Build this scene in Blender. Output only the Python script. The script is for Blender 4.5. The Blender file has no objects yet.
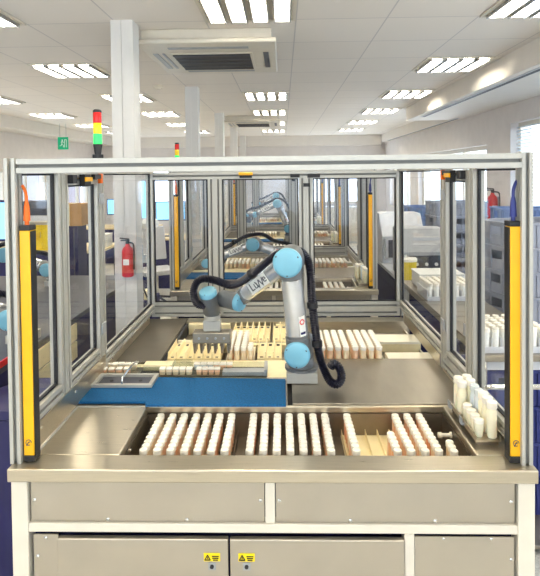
import bpy, math, random
from mathutils import Vector, Matrix
R = random.Random(7)
PI = math.pi
sc = bpy.context.scene
COL = sc.collection

# ------------------------------------------------------------------ materials
def srgb(r, g, b):
    f = lambda c: (c/255/12.92) if c/255 <= .04045 else ((c/255+.055)/1.055)**2.4
    return (f(r), f(g), f(b))
MATS = {}
def mat(name, c, rough=.5, metal=0., var=.06, scale=30., stretch=(1,1,1), bump=0., emit=0., spec=.5, rvar=0., trans=0., sss=0.):
    m = bpy.data.materials.new(name); m.use_nodes = True
    nt = m.node_tree; b = nt.nodes['Principled BSDF']; L = nt.links
    tc = nt.nodes.new('ShaderNodeTexCoord'); mp = nt.nodes.new('ShaderNodeMapping'); mp.inputs['Scale'].default_value = stretch
    nz = nt.nodes.new('ShaderNodeTexNoise'); nz.inputs['Scale'].default_value = scale; nz.inputs['Detail'].default_value = 3
    L.new(tc.outputs['Object'], mp.inputs['Vector']); L.new(mp.outputs['Vector'], nz.inputs['Vector'])
    rp = nt.nodes.new('ShaderNodeValToRGB')
    rp.color_ramp.elements[0].position = .3; rp.color_ramp.elements[1].position = .7
    rp.color_ramp.elements[0].color = tuple(max(0, v*(1-var)) for v in c)+(1,)
    rp.color_ramp.elements[1].color = tuple(min(1, v*(1+var)) for v in c)+(1,)
    L.new(nz.outputs['Fac'], rp.inputs['Fac']); L.new(rp.outputs['Color'], b.inputs['Base Color'])
    b.inputs['Roughness'].default_value = rough; b.inputs['Metallic'].default_value = metal
    b.inputs['Specular IOR Level'].default_value = spec
    if rvar:
        mr = nt.nodes.new('ShaderNodeMapRange'); mr.inputs['To Min'].default_value = rough-rvar; mr.inputs['To Max'].default_value = rough+rvar
        L.new(nz.outputs['Fac'], mr.inputs['Value']); L.new(mr.outputs['Result'], b.inputs['Roughness'])
    if bump:
        bp = nt.nodes.new('ShaderNodeBump'); bp.inputs['Strength'].default_value = bump; bp.inputs['Distance'].default_value = .002
        L.new(nz.outputs['Fac'], bp.inputs['Height']); L.new(bp.outputs['Normal'], b.inputs['Normal'])
    if emit:
        L.new(rp.outputs['Color'], b.inputs['Emission Color']); b.inputs['Emission Strength'].default_value = emit
    if trans: b.inputs['Transmission Weight'].default_value = trans
    if sss:
        b.inputs['Subsurface Weight'].default_value = sss; b.inputs['Subsurface Radius'].default_value = (.02, .012, .008)
    MATS[name] = m
    return m
def glassmat(name, tint, fac):
    m = bpy.data.materials.new(name); m.use_nodes = True; nt = m.node_tree; nt.nodes.clear(); L = nt.links
    o = nt.nodes.new('ShaderNodeOutputMaterial'); t = nt.nodes.new('ShaderNodeBsdfTransparent'); g = nt.nodes.new('ShaderNodeBsdfGlossy')
    g.inputs['Roughness'].default_value = .03; g.inputs['Color'].default_value = (.9, .95, 1, 1)
    tc = nt.nodes.new('ShaderNodeTexCoord'); nz = nt.nodes.new('ShaderNodeTexNoise'); nz.inputs['Scale'].default_value = 3
    rp = nt.nodes.new('ShaderNodeValToRGB')
    rp.color_ramp.elements[0].color = tuple(v*.98 for v in tint)+(1,); rp.color_ramp.elements[1].color = tint+(1,)
    L.new(tc.outputs['Object'], nz.inputs['Vector']); L.new(nz.outputs['Fac'], rp.inputs['Fac']); L.new(rp.outputs['Color'], t.inputs['Color'])
    fr = nt.nodes.new('ShaderNodeLayerWeight'); fr.inputs['Blend'].default_value = .5
    pw = nt.nodes.new('ShaderNodeMath'); pw.operation = 'POWER'; pw.inputs[1].default_value = 3.
    ml = nt.nodes.new('ShaderNodeMath'); ml.operation = 'MULTIPLY_ADD'; ml.inputs[1].default_value = fac; ml.inputs[2].default_value = .015
    mx = nt.nodes.new('ShaderNodeMixShader')
    L.new(fr.outputs['Facing'], pw.inputs[0]); L.new(pw.outputs[0], ml.inputs[0])
    L.new(ml.outputs[0], mx.inputs['Fac']); L.new(t.outputs[0], mx.inputs[1]); L.new(g.outputs[0], mx.inputs[2]); L.new(mx.outputs[0], o.inputs['Surface'])
    MATS[name] = m
glassmat('glass', (.982, .986, .994), .2)
glassmat('window_glass', (.97, .98, .99), .2)
glassmat('clear_plastic', (.86, .88, .87), .3)
mat('steel', srgb(200, 190, 170), .30, .92, .05, 9, (1.2, 22, 22), .04, rvar=.06)
mat('steel_front', srgb(188, 180, 166), .42, .9, .05, 6, (1, 1, 1), .03, rvar=.05)
mat('steel_deck', srgb(158, 150, 136), .36, .85, .07, 7, (3, 1, 1), .04, rvar=.06)
mat('deck_brown', srgb(112, 104, 90), .4, .7, .07, 9, bump=.03)
mat('steel_dark', srgb(138, 127, 112), .38, .85, .1, 12, bump=.03)
mat('chrome', srgb(225, 225, 222), .16, 1., .03, 20)
mat('aluminium', srgb(184, 182, 174), .42, .3, .03, 40, (1, 1, .1), .02)
mat('slot_shade', srgb(128, 128, 124), .6, 0, .05, 30)  # darker grey that paints recess shade onto the extrusion slot bottoms
mat('robot_silver', srgb(222, 224, 226), .24, .65, .03, 30)
mat('robot_grey', srgb(122, 124, 126), .42, .45, .06, 40)
mat('robot_blue', srgb(122, 184, 208), .32, 0, .03, 20)
mat('hose', srgb(15, 15, 32), .35, 0, .15, 60)
mat('black', srgb(22, 22, 26), .5, 0, .15, 60)
mat('gasket', srgb(20, 20, 28), .6, 0, .1, 60)
mat('yellow', srgb(250, 184, 4), .38, 0, .03, 20)
mat('white_paint', srgb(222, 214, 198), .42, 0, .03, 15)
mat('column_white', srgb(226, 224, 220), .55, 0, .02, 10)
mat('wall_white', srgb(226, 220, 216), .8, 0, .03, 6, bump=.03)
mat('soffit', srgb(232, 226, 218), .75, 0, .02, 6)
mat('cream', srgb(248, 234, 190), .42, 0, .04, 25)
mat('cream_white', srgb(243, 236, 216), .4, 0, .03, 25)
mat('mat_blue', srgb(0, 88, 140), .85, 0, .28, 160, bump=.5)
mat('cap_white', srgb(250, 244, 230), .42, 0, .02, 60)
mat('vial_peach', srgb(246, 200, 162), .35, 0, .12, 25, sss=.2)
mat('vial_cream', srgb(246, 224, 188), .35, 0, .08, 25, sss=.2)
mat('vial_amber', srgb(240, 178, 132), .35, 0, .12, 25, sss=.2)
mat('bottle_yellow', srgb(244, 237, 208), .3, 0, .06, 25, sss=.2)
mat('bottle_clear', srgb(218, 226, 230), .25, 0, .04, 25, sss=.2)
mat('navy', srgb(30, 30, 84), .55, 0, .12, 8)
mat('navy_felt', srgb(44, 44, 86), .9, 0, .15, 80, bump=.2)
mat('beech', srgb(226, 206, 160), .5, 0, .06, 6, (1, 14, 1))
mat('cardboard', srgb(184, 142, 88), .85, 0, .07, 12, (1, 1, 8))
mat('crate_grey', srgb(150, 154, 166), .5, 0, .06, 20)
mat('crate_blue', srgb(110, 134, 180), .5, 0, .08, 20)
mat('grey_plastic', srgb(168, 170, 172), .45, 0, .05, 25)
mat('light_grey', srgb(206, 208, 212), .45, 0, .04, 25)
mat('dark_grey', srgb(70, 72, 82), .5, 0, .1, 25)
mat('red', srgb(206, 30, 30), .3, 0, .06, 20)
mat('orange', srgb(240, 110, 20), .5, 0, .05, 20)
mat('crate_yellow', srgb(240, 212, 30), .6, 0, .06, 14)
mat('blue_dark', srgb(48, 58, 128), .5, 0, .1, 20)
mat('device_blue', srgb(110, 176, 226), .4, 0, .05, 20)
mat('screen', srgb(120, 190, 235), .3, 0, .05, 3, emit=.9)
mat('lamp', (1., .90, .72), .5, 0, .02, 20, emit=18.)
mat('louvre', srgb(214, 216, 220), .25, .8, .03, 30)
mat('led_red', srgb(196, 24, 20), .25, 0, .04, 20, emit=.15)
mat('led_yellow', srgb(240, 200, 10), .25, 0, .04, 20, emit=.15)
mat('led_green', srgb(40, 190, 80), .25, 0, .04, 20, emit=.9)
mat('exit_green', srgb(0, 140, 96), .4, 0, .04, 20, emit=.35)
mat('label_white', srgb(236, 236, 230), .5, 0, .02, 20)
mat('label_yellow', srgb(248, 220, 20), .5, 0, .03, 20)
mat('blind', srgb(232, 240, 246), .6, 0, .03, 20)
mat('foliage', srgb(70, 110, 60), .9, 0, .3, 4)

def tex_mat(name):
    m = bpy.data.materials.new(name); m.use_nodes = True; nt = m.node_tree; b = nt.nodes['Principled BSDF']
    tc = nt.nodes.new('ShaderNodeTexCoord'); mp = nt.nodes.new('ShaderNodeMapping'); nt.links.new(tc.outputs['Object'], mp.inputs['Vector'])
    br = nt.nodes.new('ShaderNodeTexBrick'); nt.links.new(mp.outputs['Vector'], br.inputs['Vector'])
    MATS[name] = m
    return m, nt, b, mp, br
m, nt, b, mp, br = tex_mat('ceiling_tile')
mp.inputs['Location'].default_value = (-.15, -.06, 0)
br.offset = 0; br.inputs['Scale'].default_value = 1; br.inputs['Brick Width'].default_value = .6; br.inputs['Row Height'].default_value = .6
br.inputs['Mortar Size'].default_value = .006; br.inputs['Mortar Smooth'].default_value = .4; br.inputs['Bias'].default_value = 0
br.inputs['Color1'].default_value = srgb(238, 231, 222)+(1,); br.inputs['Color2'].default_value = srgb(235, 228, 219)+(1,); br.inputs['Mortar'].default_value = srgb(208, 202, 198)+(1,)
nt.links.new(br.outputs['Color'], b.inputs['Base Color']); b.inputs['Roughness'].default_value = .9
m, nt, b, mp, br = tex_mat('brick')
mp.inputs['Rotation'].default_value = (PI/2, 0, PI/2)
br.inputs['Scale'].default_value = 1; br.inputs['Brick Width'].default_value = .22; br.inputs['Row Height'].default_value = .075; br.inputs['Mortar Size'].default_value = .01
br.inputs['Color1'].default_value = srgb(104, 70, 80)+(1,); br.inputs['Color2'].default_value = srgb(92, 64, 76)+(1,); br.inputs['Mortar'].default_value = srgb(128, 118, 122)+(1,)
nt.links.new(br.outputs['Color'], b.inputs['Base Color']); b.inputs['Roughness'].default_value = .9
mat('floor_vinyl', srgb(202, 200, 192), .55, 0, .2, 90, bump=.02)

# ------------------------------------------------------------------ mesh builder
class B:
    def __init__(s): s.v = []; s.f = []; s.mi = []; s.m = 0
    def add(s, vs, fs):
        n = len(s.v); s.v += [tuple(p) for p in vs]; s.f += [tuple(i+n for i in f) for f in fs]; s.mi += [s.m]*len(fs); return s
    def box(s, x0, x1, y0, y1, z0, z1):
        vs = [(x, y, z) for z in (z0, z1) for y in (y0, y1) for x in (x0, x1)]
        return s.add(vs, [(0,2,3,1), (4,5,7,6), (0,1,5,4), (2,6,7,3), (0,4,6,2), (1,3,7,5)])
    def hexa(s, p): return s.add(p, [(0,3,2,1), (4,5,6,7), (0,1,5,4), (1,2,6,5), (2,3,7,6), (3,0,4,7)])
    def lathe(s, p, d, prof, seg=16):
        p = Vector(p); d = Vector(d).normalized(); q = d.to_track_quat('Z', 'Y'); vs = []; fs = []
        for t, r in prof:
            for k in range(seg):
                a = 2*PI*k/seg; vs.append(p+q@Vector((r*math.cos(a), r*math.sin(a), t)))
        for i in range(len(prof)-1):
            for k in range(seg):
                k2 = (k+1) % seg; fs.append((i*seg+k, i*seg+k2, (i+1)*seg+k2, (i+1)*seg+k))
        fs.append(tuple(range(seg))[::-1]); n = (len(prof)-1)*seg; fs.append(tuple(n+k for k in range(seg)))
        return s.add(vs, fs)
    def cyl(s, p, q, r, r2=None, seg=16, ch=0.):
        p, q = Vector(p), Vector(q); L = (q-p).length; r2 = r if r2 is None else r2
        pr = [(0, r), (L, r2)] if not ch else [(0, r-ch), (ch, r), (L-ch, r2), (L, r2-ch)]
        return s.lathe(p, q-p, pr, seg)
    def tube(s, pts, r, seg=10, sub=8, ribs=0.):
        P = [Vector(p) for p in pts]; C = []
        for i in range(len(P)-1):
            a = P[max(i-1, 0)]; b_ = P[i]; c = P[i+1]; d = P[min(i+2, len(P)-1)]
            for k in range(sub):
                t = k/sub; C.append(.5*((2*b_)+(c-a)*t+(2*a-5*b_+4*c-d)*t*t+(3*b_-a-3*c+d)*t**3))
        C.append(P[-1])
        if ribs:
            D = [C[0]]; step = ribs/2
            for p in C[1:]:
                while (p-D[-1]).length > step: D.append(D[-1]+(p-D[-1]).normalized()*step)
            C = D
        up = Vector((.13, .2, 1)); vs = []; fs = []
        for i, p in enumerate(C):
            t = (C[min(i+1, len(C)-1)]-C[max(i-1, 0)]).normalized()
            n = (up-t*up.dot(t)); n = n.normalized() if n.length > 1e-4 else t.orthogonal().normalized(); up = n; bn = t.cross(n)
            rr = r*(1.0 if not ribs else (1.08 if i % 2 else .86))
            for k in range(seg):
                a = 2*PI*k/seg; vs.append(p+n*rr*math.cos(a)+bn*rr*math.sin(a))
        for i in range(len(C)-1):
            for k in range(seg): k2 = (k+1) % seg; fs.append((i*seg+k, i*seg+k2, (i+1)*seg+k2, (i+1)*seg+k))
        fs.append(tuple(range(seg))[::-1]); n = (len(C)-1)*seg; fs.append(tuple(n+k for k in range(seg)))
        return s.add(vs, fs)
    def prism(s, poly, ax, lo, hi):
        f = {'x': lambda a, b_, t: (t, a, b_), 'y': lambda a, b_, t: (a, t, b_), 'z': lambda a, b_, t: (a, b_, t)}[ax]
        n = len(poly); vs = [f(a, b_, lo) for a, b_ in poly]+[f(a, b_, hi) for a, b_ in poly]
        fs = [(i, (i+1) % n, n+(i+1) % n, n+i) for i in range(n)]+[tuple(range(n))[::-1], tuple(range(n, 2*n))]
        return s.add(vs, fs)
    def prof(s, ax, a, b_, lo, hi, w=.045, w2=None):          # slotted aluminium extrusion along ax, centred at (a, b_)
        h = w/2; g = (w2 or w)/2; e, d = .006, .012; P = []; d = min(d, h*.8, g*.8)
        P += [(-h, -g), (-e, -g), (-e, -g+d), (e, -g+d), (e, -g), (h, -g), (h, -e), (h-d, -e), (h-d, e), (h, e), (h, g),
              (e, g), (e, g-d), (-e, g-d), (-e, g), (-h, g), (-h, e), (-h+d, e), (-h+d, -e), (-h, -e)]
        n = len(s.mi); s.prism([(a+u, b_+v) for u, v in P], ax, lo, hi)
        for k in (2, 7, 12, 17): s.mi[n+k] = 1  # slot bottoms take the painted shade tone
        return s
    def obj(s, name, mats, parent=None, smooth=True, bev=0., off=None):
        if isinstance(mats, str): mats = [mats]
        o3 = Vector(off) if off is not None else Vector((0, 0, 0)); q = parent
        while off is None and q is not None:
            if '_o' in q: o3 = Vector(q['_o']); break
            q = q.parent
        me = bpy.data.meshes.new(name); me.from_pydata([tuple(Vector(p)-o3) for p in s.v], [], s.f)
        if len(mats) == 1 and max(s.mi) == 1: mats = mats+['slot_shade']
        for mm in mats: me.materials.append(MATS[mm])
        me.polygons.foreach_set('material_index', s.mi)
        if smooth:
            me.polygons.foreach_set('use_smooth', [True]*len(s.f)); me.set_sharp_from_angle(angle=math.radians(35))
        me.validate(); me.update()
        import bmesh
        bm = bmesh.new(); bm.from_mesh(me); bmesh.ops.recalc_face_normals(bm, faces=bm.faces); bm.to_mesh(me); bm.free()
        o = bpy.data.objects.new(name, me); COL.objects.link(o)
        if parent is not None: o.parent = parent
        if off is not None: o.location = off
        if bev:
            md = o.modifiers.new('bevel', 'BEVEL'); md.width = bev; md.segments = 2; md.limit_method = 'ANGLE'; md.angle_limit = math.radians(50)
        return o
def tag(o, label, cat, group=None, kind=None):
    o['label'] = label; o['category'] = cat
    if group: o['group'] = group
    if kind: o['kind'] = kind
    return o
def thing(name, label, cat, loc=(0, 0, 0), group=None, origin=None):
    # parts are written in the coordinates of `origin` frame (default: the thing's own base point at loc)
    o = bpy.data.objects.new(name, None); COL.objects.link(o); o.location = loc; o.empty_display_size = .1
    o['_o'] = tuple(loc) if origin is None else origin
    return tag(o, label, cat, group)
def struct(name, bld, m, smooth=False):
    o = bld.obj(name, m, None, smooth); o['kind'] = 'structure'; return o
KIDS = {}
def copy_tree(o, parent=None):
    c = o.copy(); COL.objects.link(c)
    if parent is not None: c.parent = parent; c.matrix_parent_inverse = o.matrix_parent_inverse.copy()
    for ch in list(o.children): copy_tree(ch, c)
    return c
def dup(o, label, dx=0, dy=0, dz=0, group=None, loc=None, rz=None):
    c = copy_tree(o); l = o.location
    c.location = loc if loc is not None else (l.x+dx, l.y+dy, l.z+dz)
    if rz is not None: c.rotation_euler = (0, 0, rz)
    c['label'] = label
    if group: c['group'] = group
    return c
def text_mesh(body, size, name, m, parent, mw, ext=.0006):
    cu = bpy.data.curves.new(name, 'FONT'); cu.body = body; cu.size = size; cu.extrude = ext; cu.align_x = 'CENTER'; cu.align_y = 'CENTER'; cu.offset = 0
    t = bpy.data.objects.new(name+'_source', cu); COL.objects.link(t)
    dg = bpy.context.evaluated_depsgraph_get(); me = bpy.data.meshes.new_from_object(t.evaluated_get(dg))
    bpy.data.objects.remove(t); bpy.data.curves.remove(cu)
    me.transform(mw); me.materials.clear(); me.materials.append(MATS[m])
    o = bpy.data.objects.new(name, me); COL.objects.link(o); o.parent = parent
    return o
ORD = ['first', 'second', 'third', 'fourth', 'fifth', 'sixth', 'seventh', 'eighth', 'ninth', 'tenth', 'eleventh', 'twelfth']

# ------------------------------------------------------------------ camera
cam = bpy.data.cameras.new('camera'); co = bpy.data.objects.new('camera', cam); COL.objects.link(co); sc.camera = co
cam.sensor_width = 36; cam.lens = 520/576*36; cam.shift_y = -(288-185.89)/576; cam.clip_start = .05; cam.clip_end = 100
yaw, pitch, roll = .02437, .02266, .01102
fwd = Vector((-math.sin(yaw), math.cos(yaw), 0)); rt = Vector((math.cos(yaw), math.sin(yaw), 0)); up = Vector((0, 0, 1))
f2 = math.cos(pitch)*fwd-math.sin(pitch)*up; u2 = math.cos(pitch)*up+math.sin(pitch)*fwd
r3 = math.cos(roll)*rt-math.sin(roll)*u2; u3 = math.cos(roll)*u2+math.sin(roll)*rt
mw = Matrix((r3, u3, -f2)).transposed().to_4x4(); mw.translation = (.0507, -1.6087, 1.8284); co.matrix_world = mw

# ------------------------------------------------------------------ room shell
XL, XR, YF, YB, CZ = -5.0, 2.85, -4.0, 12.6, 2.85
struct('floor', B().box(XL-.2, XR+.2, YF, YB+.2, -.1, 0), 'floor_vinyl')
struct('ceiling', B().box(XL-.2, XR+.2, YF, YB+.2, CZ, CZ+.1), 'ceiling_tile')
def wall_x(name, x0, x1, opens, m='wall_white', z1=CZ):
    w = B(); y = YF
    for a, c, z0, zt in opens:
        w.box(x0, x1, y, a, 0, z1); w.box(x0, x1, a, c, 0, z0); w.box(x0, x1, a, c, zt, z1); y = c
    w.box(x0, x1, y, YB, 0, z1); return struct(name, w, m)
RW = [(-1.6, 1.2, 1.0, 2.42), (1.9, 4.85, 1.0, 2.42), (5.6, 9.2, 1.0, 2.2), (9.9, 12.0, 1.0, 2.0)]
LW = [(-1.0, 2.2, 1.0, 2.4), (3.2, 6.0, 1.0, 2.1), (7.0, 9.6, 1.0, 1.98), (10.1, 12.0, 1.0, 1.95)]
wall_x('wall_right', XR, XR+.25, RW)
wall_x('wall_left', XL-.25, XL, LW)
wb = B(); y0, y1 = YB, YB+.2
BW = [(-3.6, -2.2), (.2, 2.4)]
x = XL
for a, c in BW:
    wb.box(x, a, y0, y1, 0, CZ); wb.box(a, c, y0, y1, 0, 1.0); wb.box(a, c, y0, y1, 2.3, CZ); x = c
wb.box(x, XR, y0, y1, 0, CZ); struct('wall_back', wb, 'wall_white')
struct('wall_front', B().box(XL, XR, YF-.2, YF, 0, .9).box(XL, XR, YF-.2, YF, 2.5, CZ).box(XL, -4.4, YF-.2, YF, .9, 2.5).box(-1.1, -.6, YF-.2, YF, .9, 2.5).box(2.4, XR, YF-.2, YF, .9, 2.5), 'wall_white')  # unseen wall; its openings are added to let in frontal light
def window_x(n, x, xs, a, c, z0, z1, mull):
    fr = B(); d0, d1 = sorted((x+xs*.10, x+xs*.16)); w = .06
    fr.box(d0, d1, a, c, z0, z0+w).box(d0, d1, a, c, z1-w, z1)
    ys = [a+w/2+(c-a-w)*k/mull for k in range(mull+1)]
    for yy in ys: fr.box(d0, d1, yy-w/2, yy+w/2, z0+w, z1-w)
    o = struct('window_%d' % n, fr, 'white_paint')
    s = B().box(min(x-xs*.04, x+xs*.2), max(x-xs*.04, x+xs*.2), a-.02, c+.02, z0-.035, z0); s.obj('window_sill', 'white_paint', o)
    g = B(); dm = (d0+d1)/2
    for k in range(mull): g.box(dm-.003, dm+.003, ys[k]+w/2, ys[k+1]-w/2, z0+w, z1-w)
    g.obj('window_pane', 'window_glass', o)
    if n == 2:
        sl = B(); xx = x+xs*.05
        for k in range(34): zz = z0+.03+k*.04; sl.hexa([(xx, a+.03, zz), (xx+.03, a+.03, zz+.018), (xx+.03, c-.03, zz+.018), (xx, c-.03, zz)]+[(xx, a+.03, zz+.0015), (xx+.03, a+.03, zz+.0195), (xx+.03, c-.03, zz+.0195), (xx, c-.03, zz+.0015)])
        sl.obj('blind', 'blind', o)
    return o
for i, (a, c, z0, z1) in enumerate(RW): window_x(i+1, XR, 1, a, c, z0, z1, 3 if i else 2)
for i, (a, c, z0, z1) in enumerate(LW): window_x(i+5, XL, -1, a, c, z0, z1, 3)
for i, (a, c) in enumerate(BW):
    fr = B(); w = .06; n = 2
    fr.box(a, c, y0+.08, y0+.14, 1.0, 1.06).box(a, c, y0+.08, y0+.14, 2.24, 2.3)
    for k in range(n+1): xx = a+w/2+(c-a-w)*k/n; fr.box(xx-w/2, xx+w/2, y0+.08, y0+.14, 1.06, 2.24)
    o = struct('window_%d' % (i+9), fr, 'white_paint')
    g = B()
    for k in range(n): g.box(a+w+(c-a-w)*k/n, a+(c-a-w)*(k+1)/n, y0+.108, y0+.113, 1.06, 2.24)
    g.obj('window_pane', 'window_glass', o)
# dropped soffits
so = B().box(2.02, 2.70, YF, 6.7, 2.65, CZ).box(2.70, XR, YF, YB, 2.65, CZ)
struct('trim_1', so, 'soffit')
struct('trim_2', B().box(XL, XL+.5, YF, YB, 2.65, CZ), 'soffit')
struct('trim_3', B().box(XL+.5, 2.70, YB-.25, YB, 2.58, CZ), 'soffit')
t = thing('slot_diffuser', 'long dark slot air diffuser in the lowered ceiling edge along the window side', 'air vent', (2.11, YF, 2.65))
B().box(2.085, 2.15, -.5, 6.1, 2.641, 2.65).obj('slot_frame', 'light_grey', t); B().box(2.10, 2.12, -.48, 6.08, 2.6385, 2.6412).box(2.125, 2.14, -.48, 6.08, 2.6385, 2.6412).obj('slot', 'dark_grey', t)
t2 = thing('slot_diffuser', 'far dark slot air diffuser beyond the end of the lowered ceiling edge', 'air vent', (2.72, 6.4, 2.65))
B().box(2.705, 2.75, 6.4, 11.6, 2.641, 2.65).obj('slot_frame', 'light_grey', t2); B().box(2.715, 2.74, 6.42, 11.58, 2.6385, 2.6412).obj('slot', 'dark_grey', t2)
for k in range(5):
    y = 1.8+2.6*k; c = B()
    c.prism([(-1.068, y), (-1.0, y), (-1.0, y+.006), (-.994, y+.006), (-.994, y), (-.922, y), (-.922, y+.15), (-1.068, y+.15)], 'z', 0, CZ)
    struct('pillar', c, 'column_white')
for n, (xs, ys) in enumerate([((XR-.015, XR), (YF, YB)), ((XL, XL+.015), (YF, YB))]):
    struct('baseboard_'+('right', 'left')[n], B().box(xs[0], xs[1], ys[0], ys[1], 0, .1), 'light_grey')
# outside: neighbouring brick building and hedge
ob = thing('brick_building', 'red brick building outside beyond the windows on the far side', 'building', (-9.2, 6, 0))
B().box(-10.2, -9.2, -6, 22, 0, 6).obj('facade', 'brick', ob)
wn = B()
for k in range(5): wn.box(-9.21, -9.18, -2+k*4.2, -.6+k*4.2, 1.2, 2.7)
wn.obj('window_row', 'dark_grey', ob)

# ------------------------------------------------------------------ ceiling fittings
def fixture(label, x, y):
    t = thing('ceiling_light', label, 'ceiling light', (x, y, CZ), 'recessed louvre lights')
    z = CZ; fr = B(); h = .297
    fr.box(x-h, x+h, y-h, y-h+.02, z-.012, z).box(x-h, x+h, y+h-.02, y+h, z-.012, z).box(x-h, x-h+.02, y-h+.02, y+h-.02, z-.012, z).box(x+h-.02, x+h, y-h+.02, y+h-.02, z-.012, z)
    fr.box(x-h+.02, x+h-.02, y-h+.02, y+h-.02, z-.004, z); fr.obj('frame', 'white_paint', t, False)
    lv = B()
    for k in range(4):
        cx = x-.2085+.139*k
        B().box(cx-.035, cx+.035, y-.27, y+.27, z-.0075, z-.0045).obj('tube', 'lamp', t, False)
        for sx in (-1, 1): lv.box(cx+sx*.050-.004, cx+sx*.050+.004, y-.275, y+.275, z-.030, z-.005)
        for j in range(9): yy = y-.248+.062*j; lv.box(cx-.046, cx+.046, yy-.002, yy+.002, z-.029, z-.009)
    lv.obj('louvre', 'louvre', t, False)
    return t
f0 = fixture('square louvre ceiling light nearest the camera, beside the big air conditioner', -.15, 1.56)
rows = [1.56, 3.36, 5.16, 6.96, 8.76, 10.56]
cols = {'in the middle ceiling run': -.15, 'in the run beside the lowered ceiling edge': 1.65, 'in the run between pillars and exit sign': -1.95, 'in the outermost run near the brick-view windows': -3.75}
for nm, x in cols.items():
    for i, y in enumerate(rows):
        if x == -.15 and i in (0, 1): continue
        dup(f0, 'square louvre ceiling light, %s from the camera %s' % (ORD[i], nm), loc=(x, y, CZ))
for x in cols.values():
    for y in (-.24, -2.04): dup(f0, 'square louvre ceiling light behind the camera', loc=(x, y, CZ))
def cassette(label, x0, y0):
    x1, y1 = x0+.98, y0+1.08; z0, z1 = 2.742, CZ
    t = thing('air_conditioner', label, 'air conditioner', ((x0+x1)/2, (y0+y1)/2, CZ), 'ceiling cassette air conditioners')
    b = B().box(x0+.03, x1-.03, y0+.03, y1-.03, z0+.02, z1).box(x0, x1, y0, y1, z0, z0+.035); b.obj('housing', 'white_paint', t, bev=.01)
    ox, oy = x0+.2, y0+.3
    g = B().box(ox-.02, ox+.60, oy-.02, oy+.56, z0-.012, z0-.001); g.obj('grille_frame', 'white_paint', t, bev=.004)
    B().box(ox, ox+.58, oy, oy+.54, z0-.016, z0-.0125).obj('filter', 'black', t)
    s = B()
    for k in range(5): yy = oy+.02+k*.125; s.box(ox, ox+.58, yy-.007, yy+.007, z0-.020, z0-.0165)
    s.obj('grille_slats', 'dark_grey', t)
    for (a, b_, c, d) in ((ox, ox+.58, y0+.12, y0+.17), (ox, ox+.58, y1-.13, y1-.08), (x0+.05, x0+.09, oy, oy+.54), (x0+.12, x0+.14, oy, oy+.54), (x1-.10, x1-.06, oy, oy+.54)):
        B().box(a, b_, c, d, z0-.004, z0-.0005).obj('outlet_flap', 'grey_plastic' if a < x1-.2 else 'dark_grey', t)
    return t
a0 = cassette('large white ceiling cassette air conditioner with dark grille, nearest the camera', -.965, 2.0)
dup(a0, 'far white ceiling cassette air conditioner near the back wall', 0, 5.4, 0)
sg = thing('exit_sign', 'small green hanging exit sign with running figure', 'sign', (-4.2, 8.4, 2.36))
x, y, z = -4.2, 8.4, 2.47
B().box(x-.10, x+.10, y-.01, y+.01, z-.12, z+.12).obj('sign_plate', 'exit_green', sg)
B().cyl((x-.06, y, z+.12), (x-.06, y, CZ), .004).cyl((x+.06, y, z+.12), (x+.06, y, CZ), .004).obj('hanger', 'grey_plastic', sg)
p = B(); yy = y-.0125
p.cyl((x-.01, yy, z+.06), (x-.01, yy-.002, z+.06), .014)
def stroke(b, a, c, w, y0): 
    d = Vector((c[0]-a[0], 0, c[1]-a[1])); n = Vector((-d.z, 0, d.x)).normalized()*w
    b.hexa([(a[0]-n.x, y0, a[1]-n.z), (c[0]-n.x, y0, c[1]-n.z), (c[0]+n.x, y0, c[1]+n.z), (a[0]+n.x, y0, a[1]+n.z)]+[(a[0]-n.x, y0-.002, a[1]-n.z), (c[0]-n.x, y0-.002, c[1]-n.z), (c[0]+n.x, y0-.002, c[1]+n.z), (a[0]+n.x, y0-.002, a[1]+n.z)])
for a, c in [((-.012, .045), (-.02, -.01)), ((-.02, -.01), (.012, -.04)), ((.012, -.04), (.008, -.08)), ((-.02, -.01), (-.035, -.045)), ((-.035, -.045), (-.06, -.05)), ((-.013, .04), (.02, .01)), ((-.013, .04), (-.04, .015)), ((.035, -.08), (.035, .07)), ((.035, .07), (.07, .07)), ((.07, .07), (.07, -.08))]:
    stroke(p, (x+a[0], z+a[1]), (x+c[0], z+c[1]), .006, yy)
p.obj('running_figure', 'label_white', sg)
sd = thing('smoke_detector', 'small round white smoke detector on the ceiling tiles', 'smoke detector', (-1.35, 4.3, CZ))
B().lathe((-1.35, 4.3, CZ), (0, 0, -1), [(0, .055), (.02, .055), (.03, .04), (.045, .035), (.05, .02)], 20).obj('housing', 'white_paint', sd)

# ------------------------------------------------------------------ robot cell
CN = ['nearest robot cell', 'second robot cell', 'third robot cell', 'farthest robot cell']
CO = [(0, 0), (-.03, 2.52), (0, 5.04), (-.03, 7.56)]
proto = []
def reg(o, templ): proto.append((o, templ)); return o

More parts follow.
